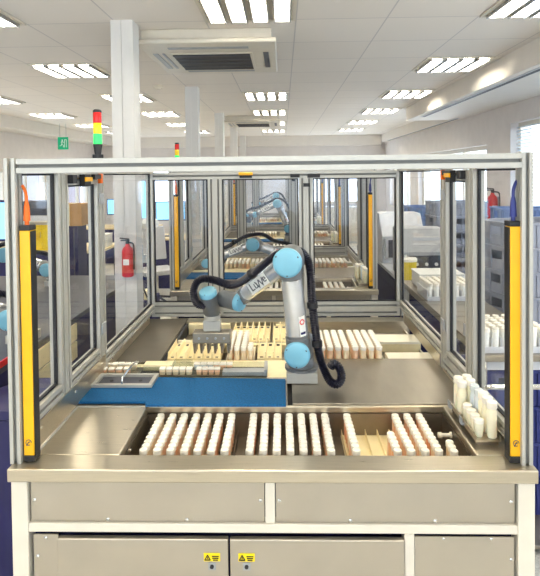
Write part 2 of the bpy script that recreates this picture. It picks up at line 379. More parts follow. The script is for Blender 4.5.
# --- cabinet
cab = reg(thing('workstation_cabinet', 'stainless steel cabinet with white frame and two doors under the nearest robot cell', 'cabinet', (0, 0, 0)), 'white framed steel cabinet under the {}')
fr = B()
for sx in (-1, 1):
    a, c = sorted((sx*.779, sx*.832))
    fr.box(a, c, .018, .07, .0, .857).box(a, c, 1.68, 1.732, 0, .857).box(a, c, .07, 1.68, .685, .713).box(a, c, .07, 1.68, .05, .1)
fr.box(-.779, .779, .02, .06, .685, .714).box(-.779, .779, .02, .06, .05, .092).box(.424, .456, .02, .06, .092, .685).box(-.016, .016, .0225, .06, .714, .857).box(-.779, .779, 1.69, 1.73, .685, .714)
fr.obj('frame', 'white_paint', cab, bev=.003)
B().box(-.779, .779, .066, .07, .09, .857).obj('gap_shade_sheet', 'navy', cab)  # dark navy sheet imitating the shadow gaps between the front panels
for sx in (-1, 1): a, c = sorted((sx*.790, sx*.800)); B().box(a, c, .07, 1.68, .1, .857).obj('side_panel', 'steel_front', cab)
B().box(-.779, .779, 1.70, 1.705, .1, .857).obj('back_panel', 'steel_front', cab)
def screws(par, pts, y, r=.006):
    for (x, z) in pts: B().lathe((x, y, z), (0, -1, 0), [(0, r), (.002, r), (.004, r*.5)], 10).obj('screw', 'chrome', par)
for a, c in ((-.774, -.018), (.018, .774)):
    p = B().box(a, c, .03, .034, .7145, .852).obj('upper_panel', 'steel_front', cab, bev=.001)
    m = (a+c)/2
    screws(p, [(a+.012, .785), (c-.012, .785), (a+.25 if a < 0 else m-.14, .722), (c-.25, .722)], .030)
for a, c, sgn in ((-.682, -.1345, 1), (-.1285, .422, -1)):
    d = B().box(a, c, .010, .030, .10, .671).obj('door', 'steel_front', cab, bev=.003)
    lx = -.186 if sgn > 0 else -.076
    l = B().box(lx-.026, lx+.026, .0085, .0098, .602, .628).obj('warning_label', 'label_yellow', d)
    ws = B(); tx = lx-.014
    for p_, q_ in [((tx-.009, .607), (tx+.009, .607)), ((tx+.009, .607), (tx, .623)), ((tx, .623), (tx-.009, .607)), ((tx, .611), (tx, .617))]: stroke(ws, p_, q_, .0013, .0083)
    for zz, w in ((.619, .011), (.613, .010), (.607, .008)): stroke(ws, (lx+.011-w, zz), (lx+.011+w, zz), .0011, .0083)
    ws.obj('warning_symbol', 'black', d)
    k = B().box(lx-.012, lx+.012, .007, .0098, .574, .598).obj('lock_plate', 'grey_plastic', d, bev=.002)
    B().cyl((lx, .0068, .587), (lx, .003, .587), .0062, seg=12).box(lx-.006, lx+.006, .0025, .0045, .5855, .5885).obj('lock_cylinder', 'black', d)
p = B().box(-.768, -.687, .03, .034, .1, .671).obj('narrow_panel', 'steel_front', cab); screws(p, [(-.728, .66), (-.755, .6)], .030)
p = B().box(.459, .772, .03, .034, .1, .671).obj('narrow_panel', 'steel_front', cab); screws(p, [(.55, .665), (.70, .665), (.762, .6)], .030, .005)

# --- worktop
wt = reg(thing('worktop', 'stainless steel worktop with sunken sample tray at the nearest robot cell', 'worktop', (0, 0, .857)), 'stainless worktop with sunken tray at the {}')
wt['_o'] = (0, 0, .857)
top = B()
top.box(-.835, .835, 0, .09, .858, .9)
top.box(-.835, -.502, .09, .45, .872, .9).box(.677, .835, .09, .45, .872, .9).box(-.835, .835, .45, .462, .872, .9)
top.obj('top_sheet', 'steel', wt, bev=.004)
tr = B(); tr.box(-.835, -.79, .09, .09, .9, .9)
rim = B().prism([(-.787, .10), (-.779, .10), (-.779, .438), (-.520, .438), (-.520, .446), (-.787, .446)], 'z', .9, .9035); rim.obj('plate_edge', 'aluminium', wt)
tw = B()
x0, x1, y0, y1, z0 = -.502, .677, .09, .45, .775
tw.box(x0, x1, y0, y1, z0, z0+.004).box(x0, x0+.003, y0, y1, z0+.004, .8715).box(x1-.003, x1, y0, y1, z0+.004, .8715).box(x0+.003, x1-.003, y0, y0+.003, z0+.004, .857).box(x0+.003, x1-.003, y1-.003, y1, z0+.004, .8715)
tw.obj('tray_well', 'steel_dark', wt)
B().lathe((.672, .33, .845), (-1, 0, 0), [(0, .012), (.006, .012), (.008, .007), (.035, .007), (.037, .011), (.05, .010)], 12).obj('spigot', 'cream_white', wt)
for yy in (.2, .12): B().cyl((-.4985, yy, .855), (-.494, yy, .855), .007).obj('stud', 'chrome', wt)
B().box(-.80, .062, .462, .745, .872, .8995).obj('deck_plate', 'steel_deck', wt)
B().box(.062, .082, .462, .97, .862, .882).obj('gap_strip', 'black', wt)
B().box(.082, .80, .462, .968, .874, .906).obj('deck_plate', 'steel_deck', wt, bev=.002)
B().box(-.83, -.567, .92, 1.70, .874, .906).obj('deck_plate', 'deck_brown', wt, bev=.002)
B().box(-.565, -.545, .96, 1.66, .84, .90).obj('gap_strip', 'black', wt)
B().box(-.83, .06, .747, .968, .874, .899).obj('rack_deck', 'cream', wt, bev=.002)
B().box(-.545, .80, .97, 1.60, .825, .84).obj('trough_floor', 'steel_deck', wt)
for q in ((.9705, 1.03, .868), (1.245, 1.285, .885)): B().box(-.545, .80, q[0], q[1], .841, q[2]).obj('rack_rail', 'cream', wt, bev=.002)
for q in ((.57, .80, .9705, 1.075, .870, .90), (.57, .80, 1.24, 1.37, .887, .902), (-.545, -.25, 1.27, 1.285, .887, .902)): B().box(*q).obj('rack_rail', 'cream_white', wt, bev=.002)
B().box(-.56, .80, 1.60, 1.606, .825, .91).box(-.56, .80, 1.606, 1.70, .900, .909).obj('back_splash', 'steel', wt)
for q in ((-.54, -.28, .905), (.0, .1, .90)): B().box(q[0], q[1], 1.57, 1.598, .842, q[2]).obj('back_block', 'cream', wt, bev=.002)

# --- guard enclosure
en = reg(thing('guard_enclosure', 'glazed aluminium guard frame around the nearest robot cell', 'machine guard', (0, 0, .9)), 'glazed aluminium guard frame around the {}')
en['_o'] = (0, 0, .9)
ZT = 1.885
def post(x, y, z1=1.84, w=.045, w2=None, z0=.9095, name='post'): return B().prof('z', x, y, z0, z1, w, w2).obj(name, 'aluminium', en, False)
for x in (-.8175, .8175): post(x-.004, .0525, 1.888, .035, .045, z0=.9005)
B().prof('x', .0525, 1.8625, -.7995, .7995).obj('beam', 'aluminium', en, False)
for x in (-.8125, .8125):
    B().prof('y', x, 1.8625, .075, 1.775).obj('beam', 'aluminium', en, False)
B().prof('x', 1.7525, 1.822, -.79, .79).obj('beam', 'aluminium', en, False)
def pane(fx, a0, a1, z0, z1, ax, par, gask=.007):
    # pane in plane ax = fx, spanning a0..a1 on the other horizontal axis
    g = B(); k = B(); t = .003; gt = .006
    def bx(b, p0, p1, q0, q1, th):
        (b.box(fx-th, fx+th, p0, p1, q0, q1) if ax == 'x' else b.box(p0, p1, fx-th, fx+th, q0, q1))
    bx(g, a0+.002, a1-.002, z0+.002, z1-.002, t)
    for (p0, p1, q0, q1) in ((a0, a0+gask, z0, z1), (a1-gask, a1, z0, z1), (a0+gask, a1-gask, z0, z0+gask), (a0+gask, a1-gask, z1-gask, z1)): bx(k, p0, p1, q0, q1, gt)
    o = g.obj('glass_pane', 'glass', par, False); k.obj('gasket', 'gasket', o, False); return o
def side(x, s, p1, dr0, dr1, p2, zr_front, zr_door, zr_back, rear):
    for y in (p1, p2): post(x, y, 1.84)
    if abs(rear-x) > -1: post(rear, 1.7525, 1.84)
    B().prof('y', x, zr_front-.0225, .075, p1-.0225).obj('rail', 'aluminium', en, False)
    B().prof('y', x, zr_back-.0225, p2+.0225, 1.73).obj('rail', 'aluminium', en, False)
    pane(x, .077, p1-.0245, zr_front+.001, 1.839, 'x', en); pane(x, p2+.0245, 1.729, zr_back+.001, 1.839, 'x', en)
    B().prof('y', x, zr_door-.0685, p1+.0225, p2-.0225).obj('rail', 'aluminium', en, False)
    d = bpy.data.objects.new('guard_door', None); COL.objects.link(d); d.parent = en; d['_o'] = (0, 0, .9)
    f = B(); zt, zb = 1.838, zr_door-.045
    f.prof('z', x, dr0+.02, zb, zt, .045, .04).prof('z', x, dr1-.02, zb, zt, .045, .04).prof('y', x, zt-.0225, dr0+.04, dr1-.04).prof('y', x, zb+.0225, dr0+.04, dr1-.04)
    f.obj('door_frame', 'aluminium', d, False)
    g = B().box(x-.003, x+.003, dr0+.045, dr1-.045, zb+.05, zt-.05).obj('glass_pane', 'glass', d, False)
    k = B(); a0, a1, z0, z1 = dr0+.041, dr1-.041, zb+.0455, zt-.0455
    for (p0, q0, u, v) in ((a0, a0+.007, z0, z1), (a1-.007, a1, z0, z1), (a0+.007, a1-.007, z0, z0+.007), (a0+.007, a1-.007, z1-.007, z1)): k.box(x-.0065, x+.0065, p0, q0, u, v)
    k.obj('gasket', 'gasket', d, False)
    ix = x-s*.024                                    # inner face of frame
    for zz in (1.1, 1.7): a, c = sorted((ix, ix-s*.008)); B().box(a, c, dr1-.03, dr1+.02, zz, zz+.05).obj('hinge', 'grey_plastic', d, bev=.002)
    def bar(y0, y1, z0, z1, d0, d1, m, nm):
        a, c = sorted((ix-s*d0, ix-s*d1)); B().box(a, c, y0, y1, z0, z1).obj(nm, m, d, bev=.001)
    bar(dr0+.03, dr0+.075, 1.80, 1.834, .0005, .022, 'black', 'safety_switch')
    bar(dr0+.075, dr0+.15, 1.817, 1.824, .003, .010, 'chrome', 'actuator_rod')
    bar(dr0+.15, dr0+.215, 1.785, 1.836, .0005, .024, 'black', 'switch_body'); bar(dr0+.145, dr0+.22, 1.806, 1.824, .0245, .030, 'yellow', 'switch_cover')
    bar(dr1-.12, dr1-.04, 1.815, 1.836, .0005, .018, 'black', 'sensor'); bar(dr1-.035, dr1-.01, 1.795, 1.838, .0005, .014, 'orange', 'sensor_plug')
    # steel kick panels between worktop and rails
    a, c = sorted((x-s*.008, x-s*.012))
    kp = B().box(a, c, .077, p2, .9015, min(zr_door-.09, zr_front-.045)-.001 if zr_front < zr_door else zr_door-.046)
    return d
def kick(x, s, segs):
    for y0, y1, z1 in segs:
        a, c = sorted((x-s*.0235, x-s*.0265)); k = B().box(a, c, y0, y1, .9085, z1).obj('kick_panel', 'steel', en, False)
        for yy in (y0+.06, (y0+y1)/2, y1-.06): xx = x-s*.0265; B().cyl((xx, yy, (z1+.9)/2+.02), (xx-s*.002, yy, (z1+.9)/2+.02), .005, seg=8).obj('screw', 'chrome', k)
side(-.8125, -1, .345, .37, .770, .795, 1.04, 1.04, .99, -.8125)
side(.8125, 1, .4525, .477, .805, .83, .98, 1.012, 1.012, .800)
kick(-.8125, -1, [(.077, .79, .994)]); kick(.8125, 1, [(.077, .43, .933), (.4755, .805, .92), (.855, 1.595, .966)]); kick(-.8125, -1, [(.82, 1.595, .944)])
XB = [-.41, -.365, .176, .2215]
for x in XB: post(x, 1.7525, 1.80)
for z in (.932, .9775): B().prof('x', 1.7525, z, -.79, .777).obj('rail', 'aluminium', en, False)
for a, c in ((-.79, -.4325), (-.3425, .1535), (.244, .7775)): pane(1.7525, a+.002, c-.002, 1.001, 1.799, 'y', en)
for x, z, w in ((.13, 1.84, .03), (.25, 1.838, .04), (.203, 1.78, .02)):
    B().box(x-w, x+w, 1.7185, 1.7295, z-.035, z-.012).obj('sensor', 'black', en)
B().box(-.225, -.145, 1.712, 1.7295, 1.806, 1.822).obj('switch_body', 'black', en); B().box(-.23, -.14, 1.706, 1.7295, 1.8225, 1.842).obj('switch_cover', 'yellow', en, bev=.003)

# --- light curtains
def curtain(label, s, cable):
    lc = thing('light_curtain', label, 'light curtain', (s*.783, .065, .901), 'yellow safety light curtains')
    xo, xi = s*.7995, s*.766; a, c = sorted((xo, xi))
    B().box(a, c, .042, .082, .922, 1.655).obj('housing', 'yellow', lc, bev=.002)
    a2, c2 = sorted((xi, xi-s*.004)); B().box(a2, c2, .046, .078, .925, 1.652).obj('lens_strip', 'black', lc)
    a3, c3 = sorted((xo, xi-s*.003)); B().box(a3, c3, .041, .083, 1.655, 1.672).obj('end_cap', 'black', lc, bev=.002); B().box(a3, c3, .041, .083, .9015, .922).obj('end_cap', 'black', lc, bev=.002)
    lg = B(); cx = s*.783; yy = .0415
    lg.tube([(cx+.009*math.cos(q), yy, .965+.009*math.sin(q)) for q in [k*PI/6 for k in range(11)]], .0012, 6, 3); stroke(lg, (cx-.006, .955), (cx-.001, .965), .0015, yy); stroke(lg, (cx-.001, .965), (cx+.004, .968), .0015, yy)
    lg.obj('maker_mark', 'dark_grey', lc)
    pl, cb = ('orange', 'orange') if cable == 'orange' else ('blue_dark', 'blue_dark')
    B().lathe((cx, .062, 1.672), (0, 0, 1), [(0, .007), (.012, .007), (.013, .011), (.055, .009), (.075, .006)], 12).obj('plug', pl, lc)
    B().tube([(cx, .062, 1.745), (cx+s*.002, .064, 1.77), (cx+s*.010, .068, 1.79), (s*.8, .07, 1.80)], .005, 8, 6).obj('cable', cb, lc)
    return lc
reg(curtain('tall yellow light curtain with orange cable on the front post nearest the blue mat', -1, 'orange'), 'tall yellow light curtain on the pillar side of the {}')
reg(curtain('tall yellow light curtain with dark blue cable on the front post beside the bottle tray', 1, 'blue'), 'tall yellow light curtain on the window side of the {}')

# --- stack light
def stack(label, x, y, z):
    s = thing('stack_light', label, 'signal light', (x, y, z), 'signal towers on the guard frames')
    B().cyl((x, y, z), (x, y, z+.012), .017).cyl((x, y, z+.012), (x, y, z+.045), .010, .0145).obj('base', 'black', s)
    for k, m in enumerate(('led_green', 'led_yellow', 'led_red')):
        B().lathe((x, y, z+.045+.034*k), (0, 0, 1), [(0, .0125), (.003, .0135), (.031, .0135), (.034, .0125)], 20).obj('lamp_segment', m, s)
    B().lathe((x, y, z+.147), (0, 0, 1), [(0, .0135), (.006, .0135), (.010, .009)], 20).obj('cap', 'black', s)
    return s
st = stack('red yellow green signal tower standing on the nearest guard frame', -.545, .06, 1.886)
dup(st, 'small red yellow green signal tower on the second guard frame', loc=(-.80, 2.58, 1.886)).scale = (1.3, 1.3, 1.3)
dup(st, 'tiny dark signal tower just above the frame beside the far pillars', loc=(-.85, 5.15, 1.886))

# --- robot arm
def robot(label, S, E, W, T, cellname, pedestal=True, sidev=Vector((-.18, -1, 0)), flat_tool=False):
    """S shoulder, E elbow, W first wrist, T tool joint (cap centres), all in cell coordinates."""
    S, E, W, T = map(Vector, (S, E, W, T)); n = sidev.normalized()
    base = S-n*.125; base.z = .9
    r = thing('robot_arm', label, 'robot arm', (base.x, base.y, .906), 'robot arms in the cells')
    r['_o'] = (base.x, base.y, .906)
    zp = S.z-.09
    if pedestal: B().box(base.x-.068, base.x+.068, base.y-.07, base.y+.07, .907, zp-.012).obj('pedestal', 'aluminium', r, bev=.003)
    B().lathe((base.x, base.y, zp-.012), (0, 0, 1), [(0, .075), (.012, .075), (.013, .06), (.045, .058), (.05, .055)], 28).obj('base', 'robot_grey', r)
    def housing(c, n, L, rad, name='joint_housing', m='robot_grey'):
        B().lathe(c-n*L, n, [(0, rad*.9), (.008, rad), (L-.012, rad), (L-.004, rad*.97)], 28).obj(name, m, r)
    def cap(c, n, rad):
        cp = B().lathe(c-n*.006, n, [(0, rad*1.0), (.016, rad*1.0), (.022, rad*.93), (.025, rad*.8), (.026, rad*.3)], 32).obj('joint_cap', 'robot_blue', r)
        sc_ = B(); q = n.to_track_quat('Z', 'Y')
        for k in range(3):
            a = PI/6+k*2*PI/3; sc_.cyl(c+n*.015+q@Vector((rad*.84*math.cos(a), rad*.84*math.sin(a), 0)), c+n*.0185+q@Vector((rad*.84*math.cos(a), rad*.84*math.sin(a), 0)), rad*.07, seg=8)
        sc_.obj('cap_screws', 'dark_grey', cp)
    # shoulder stack
    B().lathe((base.x, base.y, S.z-.052), (0, 0, 1), [(0, .056), (.09, .058), (.105, .045)], 28).obj('shoulder_turret', 'robot_grey', r)
    housing(S-n*.004, n, .11, .058); cap(S, n, .056)
    # upper arm
    d = (E-S).normalized(); P = S-n*.055; Q = E-n*.055; L = (Q-P).length; dd = (Q-P).normalized()
    B().lathe(P+dd*.035, dd, [(0, .054), (.03, .054), (.031, .051), (.046, .051)], 28).obj('arm_collar', 'robot_grey', r); B().lathe(Q-dd*.075, dd, [(0, .05), (.015, .05), (.016, .053), (.045, .053)], 28).obj('arm_collar', 'robot_grey', r)
    B().lathe(P+dd*.081, dd, [(0, .049), (L-.16, .0455)], 28).obj('upper_arm', 'robot_silver', r)
    # sticker on upper arm, facing the operator
    fwdn = Vector((.1, -1, 0)); fwdn = (fwdn-dd*fwdn.dot(dd)).normalized(); lat = dd.cross(fwdn)
    stk = B(); c0 = P+dd*.135
    def arcquad(b, c, w0, w1, h0, h1, rr):
        for i in range(5):
            a0 = w0+(w1-w0)*i/5; a1 = w0+(w1-w0)*(i+1)/5
            v = [c+dd*h+fwdn*rr*math.cos(a)+lat*rr*math.sin(a) for h, a in ((h0, a0), (h0, a1), (h1, a1), (h1, a0))]
            u = [x_-fwdn*.0008 for x_ in v]; b.hexa(u+v)
    arcquad(stk, c0, .15, .75, -.055, .035, .0508); s_ob = stk.obj('sticker', 'label_white', r, False)
    rd = B(); cc = c0+dd*.010
    for i in range(10):
        a0, a1 = 2*PI*i/10, 2*PI*(i+1)/10
        for rr_ in (1,): arcquad(rd, cc, -.0+.43+.2*math.cos(a0)-.05, .43+.2*math.cos(a0)+.05, .010*math.sin(a0)-.0028, .010*math.sin(a0)+.0028, .0516)
    rd.obj('sticker_mark', 'red', s_ob, False)
    bk = B(); arcquad(bk, c0, .2, .68, -.045, -.035, .0516); bk.obj('sticker_text', 'navy', s_ob, False)
    # elbow
    housing(E-n*.004, n, .125, .062); cap(E, n, .062)
    # forearm, on the inner side
    P = E-n*.085; Q = W-n*.03; dd2 = (Q-P).normalized(); L2 = (Q-P).length
    B().lathe(P+dd2*.045, dd2, [(0, .043), (.02, .043), (.021, .040), (L2-.115, .036)], 28).obj('forearm', 'robot_silver', r)
    B().lathe(Q-dd2*.072, dd2, [(0, .038), (.016, .040), (.02, .036), (.034, .036), (.036, .040), (.055, .040)], 28).obj('arm_collar', 'robot_grey', r)
    # logo plate on the forearm
    fz = Vector((0, -1, .25)); fz = (fz-dd2*fz.dot(dd2)).normalized(); ux = -dd2 if dd2.x < 0 else dd2; uy = fz.cross(ux)
    mc = P+dd2*(L2*.50)+fz*.041
    M4 = Matrix((ux, uy, fz)).transposed().to_4x4(); M4.translation = mc-Vector(r['_o'])
    pl = B(); 
    q4 = [(-.066, -.027, -.0015), (.066, -.027, -.0015), (.066, .027, -.0015), (-.066, .027, -.0015), (-.066, -.027, .0003), (.066, -.027, .0003), (.066, .027, .0003), (-.066, .027, .0003)]
    pl.hexa([(M4@Vector(p_))+Vector(r['_o']) for p_ in q4]); po = pl.obj('logo_plate', 'label_white', r, False)
    M5 = M4.copy(); M5.translation = M4@Vector((-.028, .002, .0008)); text_mesh('Lu', .056, 'logo_lettering', 'dark_grey', po, M5)
    M5 = M4.copy(); M5.translation = M4@Vector((.014, -.006, .0008)); text_mesh('W', .056, 'logo_lettering', 'dark_grey', po, M5)
    M5 = M4.copy(); M5.translation = M4@Vector((.050, .003, .0008)); text_mesh('e', .052, 'logo_lettering', 'dark_grey', po, M5)
    # wrist 1: axis points towards elbow side
    wn = Vector((.82, -.55, -.05)).normalized()
    Wc = W+Vector((.012, -.01, -.002))
    B().lathe(Wc-wn*.115, wn, [(0, .034), (.01, .041), (.115, .043)], 28).obj('wrist_housing', 'robot_grey', r); cap(Wc, wn, .0435)
    if flat_tool:                                      # tool turned away, pointing back over the deck
        vn = Vector((.1, -1, .1)).normalized()
        B().lathe(T-vn*.11, vn, [(0, .033), (.02, .041), (.11, .042)], 28).obj('wrist_housing', 'robot_grey', r); cap(T, vn, .0425)
        B().lathe(T-vn*.15, vn, [(0, .03), (.038, .03)], 20).obj('tool_flange', 'aluminium', r)
        q = T-vn*.17; B().box(q.x-.07, q.x+.07, q.y-.015, q.y+.02, q.z-.025, q.z+.025).obj('gripper', 'steel_deck', r, bev=.003)
        return r, None
    # wrist 2: vertical with cap on top
    vn = Vector((-.12, -.42, 1)).normalized()
    B().lathe(T-vn*.125, vn, [(0, .033), (.02, .041), (.125, .042)], 28).obj('wrist_housing', 'robot_grey', r); cap(T, vn, .0425)
    # flange and comb gripper
    F = T-vn*.11; fz0 = T.z-.125
    g = B().cyl((F.x, F.y, fz0+.012), (F.x, F.y, fz0-.012), .04, seg=24).box(F.x-.042, F.x+.042, F.y-.02, F.y+.02, fz0-.065, fz0-.010)
    g.obj('tool_flange', 'aluminium', r, bev=.003)
    zb = fz0-.066
    gr = B().box(F.x-.092, F.x+.092, F.y-.035, F.y+.035, zb-.052, zb).obj('gripper', 'steel_deck', r, bev=.004)
    bt = B()
    for sx in (-.06, -.02, .02, .06): bt.cyl((F.x+sx, F.y-.0355, zb-.026), (F.x+sx, F.y-.040, zb-.026), .006, seg=8)
    bt.obj('bolt_row', 'grey_plastic', gr)
    for k in range(6):
        fx = F.x-.082+.0328*k
        fg = B()
        for yy in (-.028, .0, .028): fg.hexa([(fx-.004, F.y+yy-.004, zb-.10), (fx+.004, F.y+yy-.004, zb-.10), (fx+.004, F.y+yy+.004, zb-.10), (fx-.004, F.y+yy+.004, zb-.10), (fx-.008, F.y+yy-.008, zb-.0525), (fx+.008, F.y+yy-.008, zb-.0525), (fx+.008, F.y+yy+.008, zb-.0525), (fx-.008, F.y+yy+.008, zb-.0525)])
        fg.obj('finger', 'steel_dark', gr, False)
    return r, dict(base=base, n=n, dd=dd2, F=F, P=P, Q=Q, S=S, E=E, W=W, T=T)
def hose(r, pts, clamps):
    B().tube(pts, .0178, 12, 10, ribs=.0075).obj('cable_hose', 'hose', r)
    for c, d in clamps:
        c = Vector(c); d = Vector(d).normalized(); B().lathe(c-d*.014, d, [(0, .020), (.003, .0235), (.025, .0235), (.028, .020)], 16).obj('hose_clamp', 'black', r)
rb, J = robot('silver six-axis robot arm with blue joint caps lettered LuWe in the nearest cell', (.105, .60, 1.055), (.068, .56, 1.457), (-.175, .85, 1.225), (-.31, .85, 1.262), 0)
E0 = Vector((.068, .56, 1.457))
hose(rb, [(.246, .60, 1.00), (.262, .595, 1.018), (.284, .59, 1.0), (.292, .585, .96), (.272, .585, .934), (.246, .60, .94), (.224, .625, .975), (.205, .64, 1.03), (.190, .64, 1.12), (.172, .63, 1.28), (.166, .62, 1.40), (.15, .64, 1.465), (.10, .68, 1.495), (.02, .66, 1.475), (-.06, .69, 1.41), (-.135, .74, 1.345), (-.20, .78, 1.318), (-.275, .81, 1.335), (-.345, .82, 1.335), (-.375, .82, 1.28), (-.36, .83, 1.22), (-.325, .85, 1.205)],
     [((.174, .63, 1.26), (-.06, -.04, 1)), ((.193, .64, 1.09), (-.06, 0, 1)), ((-.09, .712, 1.383), (-1, .6, -.8))])
rb2, J2 = robot('silver robot arm with blue caps stretched low in the second robot cell', (.14, .62, 1.055), (-.20, .60, 1.185), (-.54, .68, 1.05), (-.633, .63, 1.01), 1, flat_tool=True)
hose(rb2, [(.26, .60, .95), (.26, .66, 1.05), (.16, .66, 1.17), (.0, .64, 1.215), (-.1, .62, 1.275), (-.2, .63, 1.275), (-.3, .66, 1.24), (-.45, .72, 1.15), (-.55, .76, 1.12), (-.62, .74, 1.12)], [((-.38, .69, 1.20), (-1, .3, -.5))])
rb2.location.x += CO[1][0]; rb2.location.y += CO[1][1]
rb3, J3 = robot('silver robot arm raised high in the third robot cell', (.12, .66, 1.055), (-.03, .60, 1.415), (-.36, .70, 1.26), (-.45, .74, 1.25), 2)
hose(rb3, [(.26, .60, .96), (.25, .64, 1.1), (.16, .66, 1.3), (.08, .68, 1.44), (-.03, .68, 1.48), (-.15, .68, 1.43), (-.3, .74, 1.36), (-.42, .8, 1.33), (-.5, .78, 1.27)], [((-.2, .70, 1.41), (-1, .2, -.4))])
rb3.location.x += CO[2][0]; rb3.location.y += CO[2][1]
dup(rb3, 'distant silver robot arm in the farthest robot cell', loc=(rb3.location.x-.05, rb3.location.y+2.52, rb3.location.z))

# --- blue mat and sunken pan
mt = B().prism([(-.800, .468), (-.515, .468), (-.509, .440), (.055, .440), (.055, .70), (-.800, .735)], 'z', .9005, .912).obj('work_mat', 'mat_blue', None, bev=.003, off=(-.37, .6, .9005))
reg(tag(mt, 'bright blue felt mat on the nearest worktop behind the sunken tray', 'mat'), 'blue mat on the worktop of the {}')
pan = thing('instrument_pan', 'shallow dark steel pan with bright rim and wire bar on the blue mat', 'pan', (-.655, .67, .913))
b = B(); x0, x1, y0, y1 = -.788, -.522, .598, .728
for (a, c, d, e) in ((x0, x1, y0, y0+.016), (x0, x1, y1-.016, y1), (x0, x0+.018, y0+.016, y1-.016), (x1-.018, x1, y0+.016, y1-.016)): b.box(a, c, d, e, .913, .928)
b.obj('rim', 'aluminium', pan, bev=.002)
B().box(x0+.018, x1-.018, y0+.016, y1-.016, .913, .916).obj('basin', 'dark_grey', pan)
xm = -.652
B().tube([(xm, y0+.006, .928), (xm, y0+.01, .95), (xm, y0+.03, .955), (xm, y1+.02, .955), (xm+.012, y1+.03, .965), (xm+.03, y1+.034, .967)], .004, 8, 5).obj('wire_handle', 'chrome', pan)
for k in (-.72, -.59): B().cyl((k, .67, .916), (k, .67, .918), .008).obj('drain', 'black', pan)

# --- racks
def rack(label, x0, n, pitch, y0, y1, z0, z1, m='cream'):
    t = thing('vial_rack', label, 'rack', (x0+n*pitch/2, (y0+y1)/2, z0), 'comb racks on the rear deck')
    w = n*pitch
    b = B().box(x0, x0+w, y0, y1, z0, z0+.010)
    for k in range(n+1):
        c = x0+k*pitch; h = .006 if 0 < k < n else .004
        a, e = max(x0, c-h), min(x0+w, c+h)
        b.hexa([(a, y0, z0+.0095), (e, y0, z0+.0095), (e, y1, z0+.0095), (a, y1, z0+.0095), (a+.003, y0+.01, z1), (e-.003, y0+.01, z1), (e-.003, y1-.004, z1), (a+.003, y1-.004, z1)])
    b.obj('comb', m, t, False)
    s = B()
    for k in range(n):
        c = x0+(k+.5)*pitch
        s.box(c-.008, c+.008, y1-.045, y1-.02, z0+.0101, z0+.0115); s.box(c-.007, c+.007, y0+.012, y0+.022, z0+.0101, z0+.0115)
    s.obj('slot', 'black', t, False)
    return t
rack('empty cream comb rack with six channels below the robot gripper', -.545, 6, .0455, 1.002, 1.238, .8865, .925)
rack('empty cream comb rack with three channels beside the robot upper arm', -.088, 3, .042, 1.002, 1.238, .8865, .925)
rack('empty cream comb rack in the rear row behind the gripper vials', -.245, 6, .036, 1.29, 1.565, .8865, .925)
rack('short empty cream comb rack in the rear row nearest the robot elbow hose', -.015, 3, .042, 1.29, 1.565, .8865, .925)
def flat_rack(label, x0, w, y0, y1):
    t = thing('vial_rack', label, 'rack', (x0+w/2, (y0+y1)/2, .8685), 'filled racks on the rear deck')
    B().box(x0, x0+w, y0, y1, .8685, .873).box(x0-.002, x0, y0, y1, .8685, .90).box(x0+w, x0+w+.002, y0, y1, .8685, .90).obj('tray', 'cream_white', t, False)
    return t
# racks sit on the two rails
FR = [(-.242, 4, .0345, 'gripper rack'), (.222, 4, .0395, 'rack beside the hose'), (.388, 4, .0395, 'rack nearest the window side')]
for x0, n, p, nm in FR: flat_rack('cream tray full of white capped vials, %s' % nm, x0, n*p, .976, 1.272)

# --- vials
def vial_proto(m):
    o = B().lathe((0, 0, 0), (0, 0, 1), [(0, .010), (.003, .0122), (.064, .0122), (.067, .0105), (.071, .0105)], 14).obj('vial', m, None)
    c = B().lathe((0, 0, .068), (0, 0, 1), [(0, .0136), (.001, .0142), (.0165, .0142), (.0185, .0128), (.0188, .006)], 16).obj('cap', 'cap_white', o, off=(0, 0, 0))
    return o
VP = [vial_proto(m) for m in ('vial_peach', 'vial_cream', 'vial_amber')]
used = [False]*3
def vial(i, loc, label, group, s=1.):
    o = VP[i]
    if used[i]: o = copy_tree(VP[i])
    used[i] = True
    o.location = loc; o.rotation_euler = (0, 0, R.random()*6); o.scale = (s, s, 1)
    tag(o, label, 'vial', group); return o
XS = [(-.445+.0473*k, 'first tray block', k) for k in range(7)]+[(-.074+.0470*k, 'second tray block', k) for k in range(7)]+[(.296+.0473*k, 'third tray block', k) for k in range(7)]
VZ = .7795
for x, blk, k in XS:
    rowsn = range(10)
    if blk == 'third tray block':
        if k in (1, 2): rowsn = []
        if k == 3: rowsn = range(5)
    for j in rowsn:
        t_ = R.random(); i = 1 if (x < -.4 or t_ < .25) else (2 if t_ > .8 else 0)
        vial(i, (x+R.uniform(-.0008, .0008), .175+.0291*j, VZ+.007), 'white capped vial, %s from the front in lane %s of the %s' % (ORD[j], ORD[k], blk), 'vials in the sunken tray')
for j in range(3): vial(1, (.63+.002*j, .172+.03*j, VZ+.007-.004*j*0), 'white capped vial, %s from the front in the short lane below the bottle tray' % ORD[j], 'vials in the sunken tray')
for x0, n, p, nm in FR:
    for k in range(n):
        for j in range(10):
            if nm == 'gripper rack' and k == 3 and j > 2: continue
            vial(R.choice([0, 1, 1]) if j == 0 or True else 0, (x0+p*(k+.5), .9925+.0291*j, .8735), 'vial %s from front in lane %s, %s' % (ORD[j], ORD[k], nm), 'vials in the racks behind the robot', 1.08 if p > .036 else 1.0)
